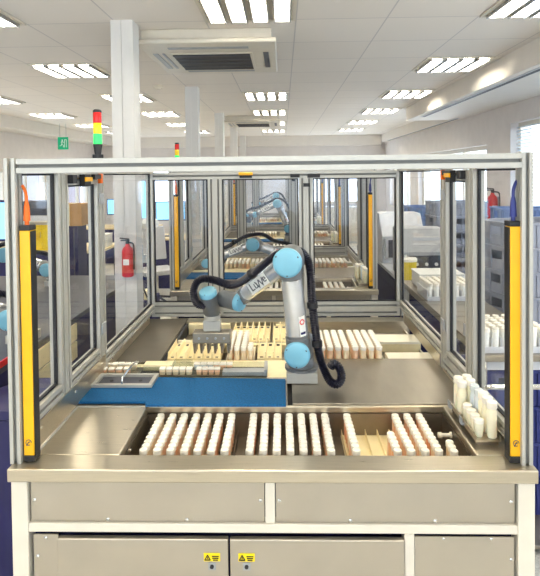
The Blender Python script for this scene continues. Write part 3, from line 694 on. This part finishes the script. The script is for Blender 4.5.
# tray inserts: one per block of lanes
for nm, x0, c0 in (('first', -.470, 'nearest the blue mat end'), ('second', -.099, 'in the middle of the sunken tray'), ('third', .271, 'with empty lanes in the sunken tray')):
    t = thing('tray_insert', 'brown steel lane insert %s' % c0, 'tray insert', (x0+.165, .27, VZ), 'lane inserts in the sunken tray')
    b = B().box(x0, x0+.333, .155, .446, VZ, VZ+.006)
    for k in range(8): xx = x0+.0015+k*.0471; b.box(xx, xx+.002, .155, .446, VZ+.006, VZ+.03)
    b.obj('lanes', 'cream' if nm == 'third' else 'steel_dark', t, False)

# --- sample-cup magazine along the blue mat
mg = thing('cup_magazine', 'long low magazine of sample cups along the rear edge of the blue mat', 'rack', (-.42, .80, .9005))
B().box(-.86+.05, -.03, .748, .862, .9005, .905).obj('base', 'steel_deck', mg)
B().box(-.81, -.03, .744, .748, .9005, .924).box(-.81, -.03, .802, .805, .9005, .926).box(-.81, -.03, .862, .865, .9005, .930).obj('divider', 'clear_plastic', mg)
B().box(-.615, -.48, .806, .861, .905, .936).obj('cream_bar', 'cream', mg, bev=.002)
B().box(-.235, -.03, .748, .80, .905, .924).box(-.045, -.03, .744, .862, .905, .935).obj('grey_bar', 'grey_plastic', mg, bev=.002)
B().box(-.475, -.39, .806, .861, .905, .945).obj('clear_box', 'clear_plastic', mg)
B().box(-.815, -.81, .742, .866, .9005, .934).box(-.62, -.535, .75, .80, .905, .912).obj('end_plate', 'black', mg)
def cup(i, x, y, label, w=.013):
    t = thing('sample_cup', label, 'sample cup', (x, y, .9055), 'sample cups in the magazine')
    B().hexa([(x-w*.85, y-w*.85, .9055), (x+w*.85, y-w*.85, .9055), (x+w*.85, y+w*.85, .9055), (x-w*.85, y+w*.85, .9055), (x-w, y-w, .928), (x+w, y-w, .928), (x+w, y+w, .928), (x-w, y+w, .928)]).obj('body', ('vial_peach', 'vial_cream', 'bottle_clear')[i], t, False)
    B().box(x-w-.001, x+w+.001, y-w-.001, y+w+.001, .928, .936).obj('lid', 'cap_white', t, bev=.002)
    return t
for k in range(5): cup(1, -.79+.031*k, .834, 'white lidded cup, %s from the guard door in the rear magazine row' % ORD[k])
for k in range(4): cup(0, -.79+.036*k, .775, 'peach cup, %s from the guard door in the front magazine row' % ORD[k])
for k in range(5): cup(1, -.515+.031*k, .775, 'pale cup, %s after the black gap in the front magazine row' % ORD[k])
for k in range(6): cup(0 if k > 2 else 2, -.365+.031*k, .834, 'square white lidded cup, %s after the clear box in the rear magazine row' % ORD[k])
for k in range(4): cup(0, -.345+.028*k, .775, 'orange cup, %s before the grey bar in the front magazine row' % ORD[k], .012)

# --- bottle tray by the window-side guard door
bt = reg(thing('bottle_tray', 'grey steel strip tray carrying upright bottles beside the nearest guard door', 'tray', (.735, .28, .9085)), 'strip tray of bottles on the {}')
B().box(.695, .779, .145, .425, .915, .921).box(.695, .698, .145, .425, .921, .932).box(.776, .779, .145, .425, .921, .932).obj('plate', 'steel', bt, False)
B().box(.70, .775, .155, .175, .9005, .915).box(.70, .775, .39, .41, .9005, .915).obj('foot', 'steel_dark', bt, False)
for yy in (.27, .40): B().box(.684, .6945, yy-.012, yy+.012, .918, .926).box(.684, .687, yy-.012, yy+.012, .926, .945).obj('clip', 'grey_plastic', bt, False)
def bottle_proto(m, capm, name):
    o = B().lathe((0, 0, 0), (0, 0, 1), [(0, .014), (.003, .0165), (.088, .0165), (.096, .0135), (.104, .0135)], 18).obj(name, m, None)
    B().lathe((0, 0, .101), (0, 0, 1), [(0, .0168), (.002, .0175), (.02, .0175), (.0225, .015)], 18).obj('cap', capm, o, off=(0, 0, 0))
    return o
bp1 = bottle_proto('bottle_yellow', 'cap_white', 'sample_bottle'); bp2 = bottle_proto('bottle_clear', 'bottle_clear', 'sample_bottle')
u1 = u2 = False
for i, (x, y, kd, nm) in enumerate([(.757, .168, 1, 'front row, end bottle nearest the yellow light curtain'), (.757, .206, 1, 'front row, middle bottle of the three'), (.757, .244, 1, 'front row, third bottle from the light curtain'), (.717, .19, 3, 'low white cup corner'),
        (.757, .285, 2, 'clear bottle behind the white capped trio'), (.755, .322, 2, 'farther clear bottle of the pair'), (.717, .262, 3, ''), (.717, .30, 3, ''), (.716, .345, 1, 'bottle first in the rear group'), (.716, .385, 1, 'rearmost bottle on the tray'), (.754, .362, 1, 'bottle against the glass in the rear group'), (.754, .40, 1, 'last bottle against the guard door glass')]):
    if kd == 3: continue
    src = bp1 if kd == 1 else bp2
    if kd == 1: o = src if not u1 else copy_tree(src); u1 = True
    else: o = src if not u2 else copy_tree(src); u2 = True
    o.location = (x, y, .9212); s = 1.0 if kd == 1 else .95; o.scale = (s, s, s)
    reg(tag(o, ('yellowish white capped ' if kd == 1 else 'empty translucent ')+nm, 'bottle', 'bottles on the strip tray'), ('yellowish bottle, ' if kd == 1 else 'clear bottle, ')+nm+' of the {}')
for k, y in enumerate((.178, .213, .25, .29)):
    o = B().lathe((0, 0, 0), (0, 0, 1), [(0, .013), (.035, .016), (.045, .016), (.046, .012)], 14).obj('sample_jar', 'bottle_yellow', None, off=(0, 0, 0)); o.location = (.717, y, .9212)
    B().lathe((0, 0, .046), (0, 0, 1), [(0, .0165), (.012, .0165), (.014, .013)], 14).obj('lid', 'cap_white', o, off=(0, 0, 0))
    tag(o, 'short white lidded jar, %s from the front along the strip tray edge' % ORD[k], 'jar', 'jars on the strip tray')

# ------------------------------------------------------------------ repeat the cell behind
for i in (1, 2, 3):
    for o, tm in proto: dup(o, tm.format(CN[i]), CO[i][0], CO[i][1], 0)
# vials in the farther cells, beyond counting
vb = B()
def lowvial(b, x, y, z):
    b.m = R.choice([0, 1]); b.lathe((x, y, z), (0, 0, 1), [(0, .0125), (.07, .0125)], 7); b.m = 2; b.lathe((x, y, z+.0702), (0, 0, 1), [(0, .0148), (.018, .0145)], 8)
for i in (1, 2, 3):
    cx, cy = CO[i]
    for x, blk, k in XS:
        if i == 1 and blk == 'third tray block' and k in (0, 1, 2): continue
        if i == 1 and blk == 'first tray block' and k > 4: continue
        for j in range(10 if i < 3 else 6): lowvial(vb, cx+x, cy+.175+.0291*j, .786)
    for x0, n, p in ((-.5, 6, .04), (-.242, 5, .04), (.222, 4, .0395), (.388, 4, .0395), (.56, 4, .0395)):
        for k in range(n):
            for j in range(8): lowvial(vb, cx+x0+p*(k+.5), cy+.9925+.0291*j, .8735)
vs = vb.obj('vials', ['vial_peach', 'vial_cream', 'cap_white'], None, off=(0, 3.5, .786))
tag(vs, 'rows of white capped vials in the trays of the cells farther back', 'vials', kind='stuff')

#BG-START#
# ------------------------------------------------------------------ surroundings
def crate_proto(name, m, w=.6, d=.4, h=.165):
    """open stacking crate, base centre at the origin"""
    b = B(); t = .012; x, y = w/2, d/2
    b.box(-x+t, x-t, -y+t, y-t, 0, .006)
    for sy in (-1, 1):
        a, c = sorted((sy*y*.97, sy*(y*.97-t)))
        b.box(-x*.97, x*.97, a, c, 0, h*.42); b.box(-x*.97, -.07, a, c, h*.42, h*.78); b.box(.07, x*.97, a, c, h*.42, h*.78); b.box(-x*.97, x*.97, a, c, h*.78, h-.022)
    for sx in (-1, 1):
        a, c = sorted((sx*x*.97, sx*(x*.97-t))); e = y*.97-t
        b.box(a, c, -e, e, 0, h*.42); b.box(a, c, -e, -.06, h*.42, h*.78); b.box(a, c, .06, e, h*.42, h*.78); b.box(a, c, -e, e, h*.78, h-.022)
    o = b.obj(name, m, None, False, off=(0, 0, 0))
    r = B()
    for (a, c, e, f) in ((-x, x, -y, -y+.02), (-x, x, y-.02, y), (-x, -x+.02, -y+.02, y-.02), (x-.02, x, -y+.02, y-.02)): r.box(a, c, e, f, h-.0215, h-.003)
    r.obj('rim', m, o, False, off=(0, 0, 0), bev=.003)
    q = B()
    for k in range(5):
        xx = -x*.9+x*1.8*k/4
        for sy in (-1, 1): a, c = sorted((sy*(y*.97+.0005), sy*(y*.97+.008))); q.box(xx-.006, xx+.006, a, c, .005, h-.022)
    for k in range(4):
        yy = -y*.85+y*1.7*k/3
        for sx in (-1, 1): a, c = sorted((sx*(x*.97+.0005), sx*(x*.97+.008))); q.box(a, c, yy-.006, yy+.006, .005, h-.022)
    q.obj('rib', m, o, False, off=(0, 0, 0))
    return o
def crate_stack(src, first, n, x, y, z, h, rz, txt, group):
    for k in range(n):
        o = src if (first and k == 0) else copy_tree(src)
        o.location = (x, y, z+h*k); o.rotation_euler = (0, 0, rz+(.02 if k % 2 else -.015))
        where = 'topmost' if k == n-1 else ('bottom' if k == 0 else ORD[n-1-k]+' from the top')
        tag(o, txt % where, 'crate', group)
cg = crate_proto('storage_crate', 'crate_grey')
crate_stack(cg, True, 9, 1.78, 2.05, .02, .1635, .32, 'grey slotted crate, %s in the stack beside the window-side light curtain', 'grey crates in the tall stack')
crate_stack(cg, False, 9, 2.08, 4.55, .02, .1635, .05, 'grey crate, %s in the stack behind the instrument bench', 'grey crates behind the bench')
cb = crate_proto('storage_crate', 'crate_blue')
crate_stack(cb, True, 9, 2.35, 3.3, .02, .1635, -.1, 'pale blue crate, %s in the stack under the blinds', 'pale blue crates by the windows')
crate_stack(cb, False, 8, 2.2, 6.3, .02, .1635, .1, 'pale blue crate, %s in the far stack below the extinguisher', 'far pale blue crates')
cd = crate_proto('storage_crate', 'blue_dark', .56, .38, .19)
crate_stack(cd, True, 4, 1.192, 1.35, .05, .189, PI/2, 'dark blue crate, %s in the pile under the steel trolley', 'dark blue crates under the trolley')

# steel trolley alongside the nearest cell
tl = thing('trolley', 'steel trolley with chrome push handle alongside the nearest cell', 'trolley', (1.19, 1.7, 0))
B().box(.985, 1.40, .85, 2.6, .93, .96).box(.985, .99, .85, 2.6, .96, .975).obj('shelf', 'steel_deck', tl, bev=.003)
B().box(.985, 1.40, .85, 2.6, .03, .05).obj('shelf', 'steel_deck', tl, bev=.003)
B().box(.99, 1.395, .87, .88, .885, .93).obj('apron', 'light_grey', tl)
for x in (1.0, 1.385):
    for y in (.87, 2.58): B().cyl((x, y, .08), (x, y, .93), .014, seg=10).obj('leg', 'chrome', tl); B().lathe((x-.012, y, .04), (1, 0, 0), [(0, .036), (.004, .04), (.02, .04), (.024, .036)], 16).obj('caster', 'black', tl)
B().tube([(.99, .85, .83), (.965, .80, .825), (.963, .765, .84), (.975, .75, .852), (1.02, .745, .855), (1.2, .745, .855), (1.36, .745, .855), (1.40, .75, .852), (1.41, .80, .83), (1.39, .85, .83)], .012, 10, 6).obj('push_handle', 'chrome', tl)
bagb = B().lathe((1.28, .93, .735), (0, 0, 1), [(0, .06), (.01, .13), (.05, .15), (.09, .12), (.11, .05)], 18).obj('cloth_bundle', 'blue_dark', None, off=(1.28, .93, .735))
bagb.location = (1.19, 1.35, .81); tag(bagb, 'crumpled dark blue cloth on the dark blue crates under the trolley', 'cloth')
def tube_rack(label, x, y, z, nx, ny, p, m='light_grey'):
    t = thing('tube_rack', label, 'rack', (x, y, z), 'tube racks on the trolley')
    w, d = nx*p, ny*p
    B().box(x, x+w, y, y+d, z, z+.008).box(x, x+w, y, y+.006, z+.008, z+.03).obj('base', m, t, False)
    u = B()
    for k in range(nx+1): xx = x+k*p; u.box(xx-.002, xx+.002, y+.006, y+d, z+.008, z+.07)
    u.obj('fins', m, t, False)
    return t
tp = B().lathe((0, 0, 0), (0, 0, 1), [(0, .010), (.004, .0145), (.085, .0145), (.088, .013)], 12).obj('sample_tube', 'label_white', None, off=(0, 0, 0)); B().lathe((0, 0, .0885), (0, 0, 1), [(0, .0165), (.018, .0165), (.02, .014)], 12).obj('cap', 'cap_white', tp, off=(0, 0, 0))
ft = True
for nm, x, y in (('nearest trolley rack', 1.0, .88), ('second trolley rack', 1.02, 1.9)):
    tube_rack('pale grey tube rack, %s, filled with white tubes' % nm, x, y, .961, 7, 6, .045)
    for i in range(7):
        for j in range(6):
            o = tp if ft else copy_tree(tp); ft = False; o.location = (x+.0225+.045*i, y+.0225+.045*j, .9695)
            tag(o, 'white tube, %s from the front in row %s of the %s' % (ORD[j], ORD[i], nm), 'tube', 'white tubes on the trolley')
bx = thing('lidded_box', 'long white plastic box on the trolley behind the tube racks', 'box', (1.3, 2.4, .961))
B().box(1.06, 1.385, 2.25, 2.5, .961, 1.06).obj('body', 'label_white', bx, bev=.006); B().box(1.055, 1.39, 2.245, 2.505, 1.0605, 1.075).obj('lid', 'label_white', bx, bev=.004)
# instrument bench further on
bn = thing('bench', 'long pale instrument bench beyond the trolley on the window side', 'bench', (1.4, 3.9, 0))
B().box(1.05, 1.7, 2.8, 5.3, .87, .90).obj('benchtop', 'light_grey', bn, bev=.003)
for x in (1.08, 1.62):
    for y in (2.83, 5.22): B().box(x, x+.04, y, y+.04, 0, .87).obj('leg', 'aluminium', bn)
B().box(1.10, 1.66, 2.9, 5.2, .15, .8).obj('cupboard', 'navy', bn)
def analyser(label, x, y, z, w, d, h, m):
    t = thing('analyser', label, 'instrument', (x, y, z), 'bench instruments')
    B().prism([(y-d/2, z), (y+d/2, z), (y+d/2, z+h), (y-d*.1, z+h), (y-d/2, z+h*.55)], 'x', x-w/2, x+w/2).obj('housing', m, t, bev=.008)
    B().hexa([(x-w*.35, y-d/2-.004, z+h*.12), (x+w*.35, y-d/2-.004, z+h*.12), (x+w*.35, y-d/2-.001, z+h*.12), (x-w*.35, y-d/2-.001, z+h*.12), (x-w*.35, y-d/2-.004, z+h*.48), (x+w*.35, y-d/2-.004, z+h*.48), (x+w*.35, y-d/2-.001, z+h*.48), (x-w*.35, y-d/2-.001, z+h*.48)]).obj('front_panel', 'dark_grey', t)
    k = B()
    for i in range(3): k.cyl((x-w*.2+w*.2*i, y-d/2-.0045, z+h*.3), (x-w*.2+w*.2*i, y-d/2-.012, z+h*.3), .015, seg=12)
    k.obj('control_knobs', 'label_white', t)
    B().box(x-w*.46, x-w*.40, y-d/2-.008, y-d/2-.001, z+h*.1, z+h*.5).obj('handle', 'chrome', t)
analyser('grey bench analyser nearest the trolley', 1.3, 3.15, .901, .42, .4, .42, 'grey_plastic')
analyser('pale tall analyser in the middle of the instrument bench', 1.28, 3.95, .901, .44, .45, .5, 'light_grey')
analyser('dark low analyser at the far end of the instrument bench', 1.3, 4.8, .901, .4, .45, .36, 'dark_grey')
def monitor(label, x, y, z, w, h, base_z, rz=0., group='monitors', stand=True):
    t = thing('monitor', label, 'monitor', (x, y, base_z), group); t.rotation_euler = (0, 0, rz)
    B().box(x-w/2, x+w/2, y, y+.035, z, z+h).obj('bezel', 'navy', t, bev=.004); B().box(x-w/2+.018, x+w/2-.018, y-.002, y-.0005, z+.02, z+h-.018).obj('screen', 'screen', t, False)
    if stand: B().cyl((x, y+.05, base_z+.01), (x, y+.05, z+h*.5), .02, seg=12).obj('stand', 'dark_grey', t); B().box(x-.11, x+.11, y-.05, y+.12, base_z, base_z+.012).obj('foot', 'dark_grey', t, bev=.003)
    return t
def extinguisher(label, x, y, z, s=1., wall=(1, 0)):
    t = thing('fire_extinguisher', label, 'fire extinguisher', (x, y, z), 'fire extinguishers')
    B().lathe((x, y, z), (0, 0, 1), [(0, .05*s), (.01*s, .06*s), (.26*s, .06*s), (.30*s, .05*s), (.325*s, .025*s), (.345*s, .02*s)], 22).obj('cylinder', 'red', t)
    B().cyl((x, y, z+.346*s), (x, y, z+.375*s), .02*s, seg=12).box(x-.07*s, x+.02*s, y-.01*s, y+.01*s, z+.3755*s, z+.388*s).hexa([(x-.08*s, y-.01*s, z+.40*s), (x+.015*s, y-.01*s, z+.389*s), (x+.015*s, y+.01*s, z+.389*s), (x-.08*s, y+.01*s, z+.40*s), (x-.08*s, y-.01*s, z+.412*s), (x+.015*s, y-.01*s, z+.40*s), (x+.015*s, y+.01*s, z+.40*s), (x-.08*s, y+.01*s, z+.412*s)]).obj('valve', 'black', t)
    B().tube([(x+.02*s, y, z+.36*s), (x+.07*s, y-.03*s, z+.34*s), (x+.078*s, y-.04*s, z+.22*s), (x+.072*s, y-.03*s, z+.08*s)], .009*s, 8, 6).obj('hose', 'black', t)
    B().box(x-.03*s, x+.03*s, y-.064*s, y-.059*s, z+.13*s, z+.19*s).obj('label_plate', 'label_white', t)
    B().box(x+wall[0]*.061*s-(.0 if wall[0] else .02), x+wall[0]*.075*s+(.0 if wall[0] else .02), y+wall[1]*.061*s-(.02 if wall[0] else 0), y+wall[1]*.075*s+(.02 if wall[0] else 0), z+.1*s, z+.3*s).obj('bracket', 'grey_plastic', t)
extinguisher('red fire extinguisher hung on the wall pier between the bright windows', 2.77, 5.2, 1.19, 1.05)
extinguisher('red fire extinguisher hung low on the nearest white pillar, seen through glass', -.965, 1.75, 1.17, .62, (0, 1))
# operator terminal between first and second cell, beside the pillar
tm = thing('terminal_stand', 'white terminal stand with screen and blue handset between first and second cells', 'terminal', (-.92, 2.2, 0))
B().box(-1.06, -.90, 2.06, 2.34, .0, .93).obj('pedestal', 'navy', tm, bev=.006)
B().cyl((-.925, 2.14, .931), (-.925, 2.14, 1.47), .018, seg=16).obj('pole', 'light_grey', tm); B().lathe((-.925, 2.14, .931), (0, 0, 1), [(0, .045), (.06, .04), (.075, .02)], 18).obj('pole_foot', 'cream', tm)
B().box(-.96, -.905, 2.09, 2.118, 1.20, 1.26).obj('clamp', 'label_white', tm, bev=.004)
B().lathe((-.915, 2.13, 1.44), (0, -.1, 1), [(0, .02), (.015, .06), (.05, .065), (.07, .05), (.08, .03)], 20).obj('reader_head', 'label_white', tm)
B().box(-1.02, -.90, 2.22, 2.25, 1.50, 1.80).obj('screen_bezel', 'light_grey', tm, bev=.004); B().box(-1.01, -.91, 2.217, 2.2195, 1.515, 1.785).obj('screen', 'screen', tm, False); B().cyl((-.96, 2.26, .931), (-.96, 2.26, 1.6), .015, seg=10).obj('screen_post', 'grey_plastic', tm)
B().box(-.995, -.955, 2.05, 2.085, 1.15, 1.34).obj('handset', 'device_blue', tm, bev=.008)
B().tube([(-.975, 2.07, 1.15), (-.96, 2.06, 1.06), (-.94, 2.07, .99), (-.93, 2.09, .95)], .006, 8, 6).obj('cable', 'black', tm)

# bench line on the other side, with its own robots
lb = thing('bench', 'long navy bench with dark top along the brick-view side', 'bench', (-2.0, 1.9, 0))
B().box(-2.75, -1.33, .55, 3.2, .868, .899).obj('benchtop', 'dark_grey', lb, bev=.004)
B().box(-2.72, -1.345, .60, 3.15, .0, .867).obj('body', 'navy', lb, bev=.004)
for k, y in enumerate((1.15,)):
    for zz in (.62, .74):
        d = B().box(-1.344, -1.332, y, y+.66, zz, zz+.11).obj('drawer', 'cream', lb, bev=.002); B().box(-1.3315, -1.322, y+.25, y+.41, zz+.05, zz+.062).obj('handle', 'chrome', d)
B().box(-1.336, -1.328, .60, 1.12, .8995, .93).obj('red_strip', 'red', lb)
lr1 = dup(rb2, 'robot arm standing on the navy bench nearest the camera, seen beside the outer post', loc=(-1.42, 1.27, .906))
lr2 = dup(rb2, 'robot arm with pale blue cap farther along the navy bench, behind the yellow light curtain', loc=(-1.89, 2.75, .906))
monitor('light blue screen at the picture edge on the navy bench', -2.25, 2.35, 1.33, .5, .32, .90)
bn2 = thing('waste_bin', 'dark blue floor bin with rim and black cord beside the cabinet', 'bin', (-1.13, .75, 0)); bn2.scale = (1, 1, 1.25)
B().lathe((-1.13, .75, 0), (0, 0, 1), [(0, .13), (.02, .15), (.62, .17), (.63, .185), (.66, .185), (.665, .165)], 28).obj('body', 'navy', bn2)
B().tube([(-1.0, .62, .66), (-.955, .57, .70), (-.935, .56, .6), (-.945, .565, .4), (-.965, .585, .25)], .009, 8, 8).obj('cord', 'black', bn2)
# office desks behind
def desk(label, x0, x1, y0, y1, z=.75):
    t = thing('desk', label, 'desk', ((x0+x1)/2, (y0+y1)/2, 0), 'office desks')
    B().box(x0, x1, y0, y1, z-.028, z).obj('desktop', 'beech', t, bev=.003)
    for a in (x0+.03, x1-.07):
        for b_ in (y0+.03, y1-.07): B().box(a, a+.04, b_, b_+.04, 0, z-.0285).obj('leg', 'dark_grey', t)
    B().box(x0+.08, x1-.08, y0+.01, y0+.028, .02, z-.03).obj('modesty_panel', 'navy', t)
desk('beech topped desk with navy front behind the navy bench', -3.6, -2.02, 4.22, 4.95, .98)
desk('beech topped desk against the back wall near the exit sign', -4.2, -2.6, 9.0, 9.8)
desk('higher beech side desk behind the cardboard box tower', -2.3, -1.5, 6.6, 7.3, .82)
cbn = thing('cabinet_tower', 'navy office tower holding a cardboard box in front of the beech desk', 'cabinet', (-2.27, 4.05, 0))
B().box(-2.38, -2.17, 3.95, 4.2, 0, 1.29).obj('body', 'navy_felt', cbn, bev=.004)
for x in (-2.34, -2.275, -2.21): B().cyl((x, 3.943, .05), (x, 3.943, 1.27), .0065, seg=8).obj('edge_strip', 'dark_grey', cbn)
cx_ = thing('cardboard_box', 'brown cardboard box on top of the navy tower', 'box', (-2.26, 4.07, 1.291))
B().box(-2.40, -2.12, 3.94, 4.2, 1.291, 1.53).obj('body', 'cardboard', cx_, bev=.004); B().box(-2.27, -2.25, 3.938, 3.9395, 1.291, 1.53).box(-2.27, -2.25, 3.94, 4.2, 1.5305, 1.5315).obj('tape', 'cream', cx_)
yc = crate_proto('storage_crate', 'crate_yellow', .34, .28, .27); yc.location = (-2.80, 4.42, .981); tag(yc, 'bright yellow crate on the beech desk behind the front light curtain', 'crate')
pr = thing('printer', 'grey and white printer behind the yellow crate', 'printer', (-2.95, 4.75, .981))
B().box(-3.2, -2.7, 4.6, 4.9, .981, 1.36).obj('body', 'light_grey', pr, bev=.01); B().box(-3.17, -2.75, 4.6, 4.9, 1.3605, 1.53).obj('scanner_lid', 'dark_grey', pr, bev=.01); B().box(-3.13, -2.77, 4.54, 4.598, 1.28, 1.295).obj('paper_tray', 'label_white', pr)
for nm, x, y, w, h, m in (('white carton at the near corner of the beech desk', -2.12, 4.6, .16, .14, 'label_white'), ('grey carton between yellow crate and navy tower on the beech desk', -2.52, 4.4, .18, .2, 'grey_plastic')):
    t = thing('carton', nm, 'box', (x, y, .981)); B().box(x-w/2, x+w/2, y-.1, y+.1, .981, .981+h).obj('body', m, t, bev=.004); B().box(x-w/2-.002, x+w/2+.002, y-.102, y+.102, .981+h+.0005, .981+h+.012).obj('lid', m, t, bev=.003)
monitor('dark framed screen on the desk against the back wall', -3.4, 9.3, 1.0, .55, .34, .751)
monitor('screen on the higher beech side desk behind the first pillar', -1.8, 6.9, 1.08, .5, .32, .821)
# chairs by the desks
def chair(label, x, y, rz):
    t = thing('office_chair', label, 'chair', (x, y, 0), 'office chairs'); t.rotation_euler = (0, 0, rz)
    B().box(x-.23, x+.23, y-.22, y+.22, .44, .51).obj('seat', 'light_grey', t, bev=.02)
    B().hexa([(x-.21, y+.2, .60), (x+.21, y+.2, .60), (x+.21, y+.25, .60), (x-.21, y+.25, .60), (x-.19, y+.25, 1.08), (x+.19, y+.25, 1.08), (x+.19, y+.29, 1.08), (x-.19, y+.29, 1.08)]).obj('backrest', 'light_grey', t, bev=.015)
    B().tube([(x, y+.12, .46), (x, y+.27, .50), (x, y+.275, .70)], .016, 8, 5).obj('back_support', 'dark_grey', t)
    B().cyl((x, y, .10), (x, y, .439), .025, seg=14).obj('column', 'chrome', t)
    for k in range(5):
        a = 2*PI*k/5; B().cyl((x+.03*math.cos(a), y+.03*math.sin(a), .11), (x+.27*math.cos(a), y+.27*math.sin(a), .07), .018, .012, 10).obj('leg', 'dark_grey', t); B().lathe((x+.27*math.cos(a)-.01, y+.27*math.sin(a), .03), (1, 0, 0), [(0, .028), (.02, .028)], 12).obj('caster', 'black', t)
chair('pale office chair behind the nearest white pillar', -1.75, 5.7, .5)
chair('pale office chair at the desk against the back wall', -2.9, 8.5, 2.8)
# far end furniture
for i, (x0, x1, lab) in enumerate(((-2.35, -1.25, 'beside the pillars'), (1.1, 2.3, 'below the far window'))):
    t = thing('storage_cupboard', 'white two door storage cupboard against the back wall %s' % lab, 'cupboard', ((x0+x1)/2, 12.2, 0), 'far storage cupboards')
    B().box(x0, x1, 12.0, 12.55, 0, 1.6 if i == 0 else .95).obj('body', 'light_grey', t, bev=.004); h = 1.6 if i == 0 else .95
    for s in (0, 1):
        d = B().box(x0+.01+s*(x1-x0)/2, x0+(s+1)*(x1-x0)/2-.01, 11.98, 11.999, .05, h-.03).obj('door', 'white_paint', t, bev=.002)
        B().box((x0+x1)/2+(.03 if s else -.05), (x0+x1)/2+(.05 if s else -.03), 11.965, 11.979, h*.5, h*.5+.12).obj('handle', 'chrome', d)
# small items in the second cell, seen past its posts
fj = thing('storage_jar', 'yellow tub on the bench beside the second cell light curtain', 'tub', (1.2, 3.0, .901))
B().lathe((1.13, 2.92, .901), (0, 0, 1), [(0, .06), (.01, .07), (.16, .075)], 20).obj('body', 'crate_yellow', fj); B().lathe((1.13, 2.92, 1.0615), (0, 0, 1), [(0, .08), (.02, .08), (.03, .07)], 20).obj('lid', 'cap_white', fj)
#BG-END#
# ------------------------------------------------------------------ light and render look
w = bpy.data.worlds.new('World'); sc.world = w; w.use_nodes = True
bg = w.node_tree.nodes['Background']; bg.inputs['Color'].default_value = (.76, .88, 1, 1); bg.inputs['Strength'].default_value = 2.1
sc.view_settings.view_transform = 'Standard'; sc.view_settings.look = 'None'; sc.view_settings.gamma = 1; sc.view_settings.exposure = 1.2
cy = sc.cycles; cy.use_denoising = True; cy.max_bounces = 10; cy.diffuse_bounces = 5; cy.glossy_bounces = 4; cy.transparent_max_bounces = 64; cy.transmission_bounces = 4
cy.sample_clamp_indirect = 6; cy.caustics_reflective = False; cy.caustics_refractive = False
for o in bpy.data.objects:
    if '_o' in o: del o['_o']
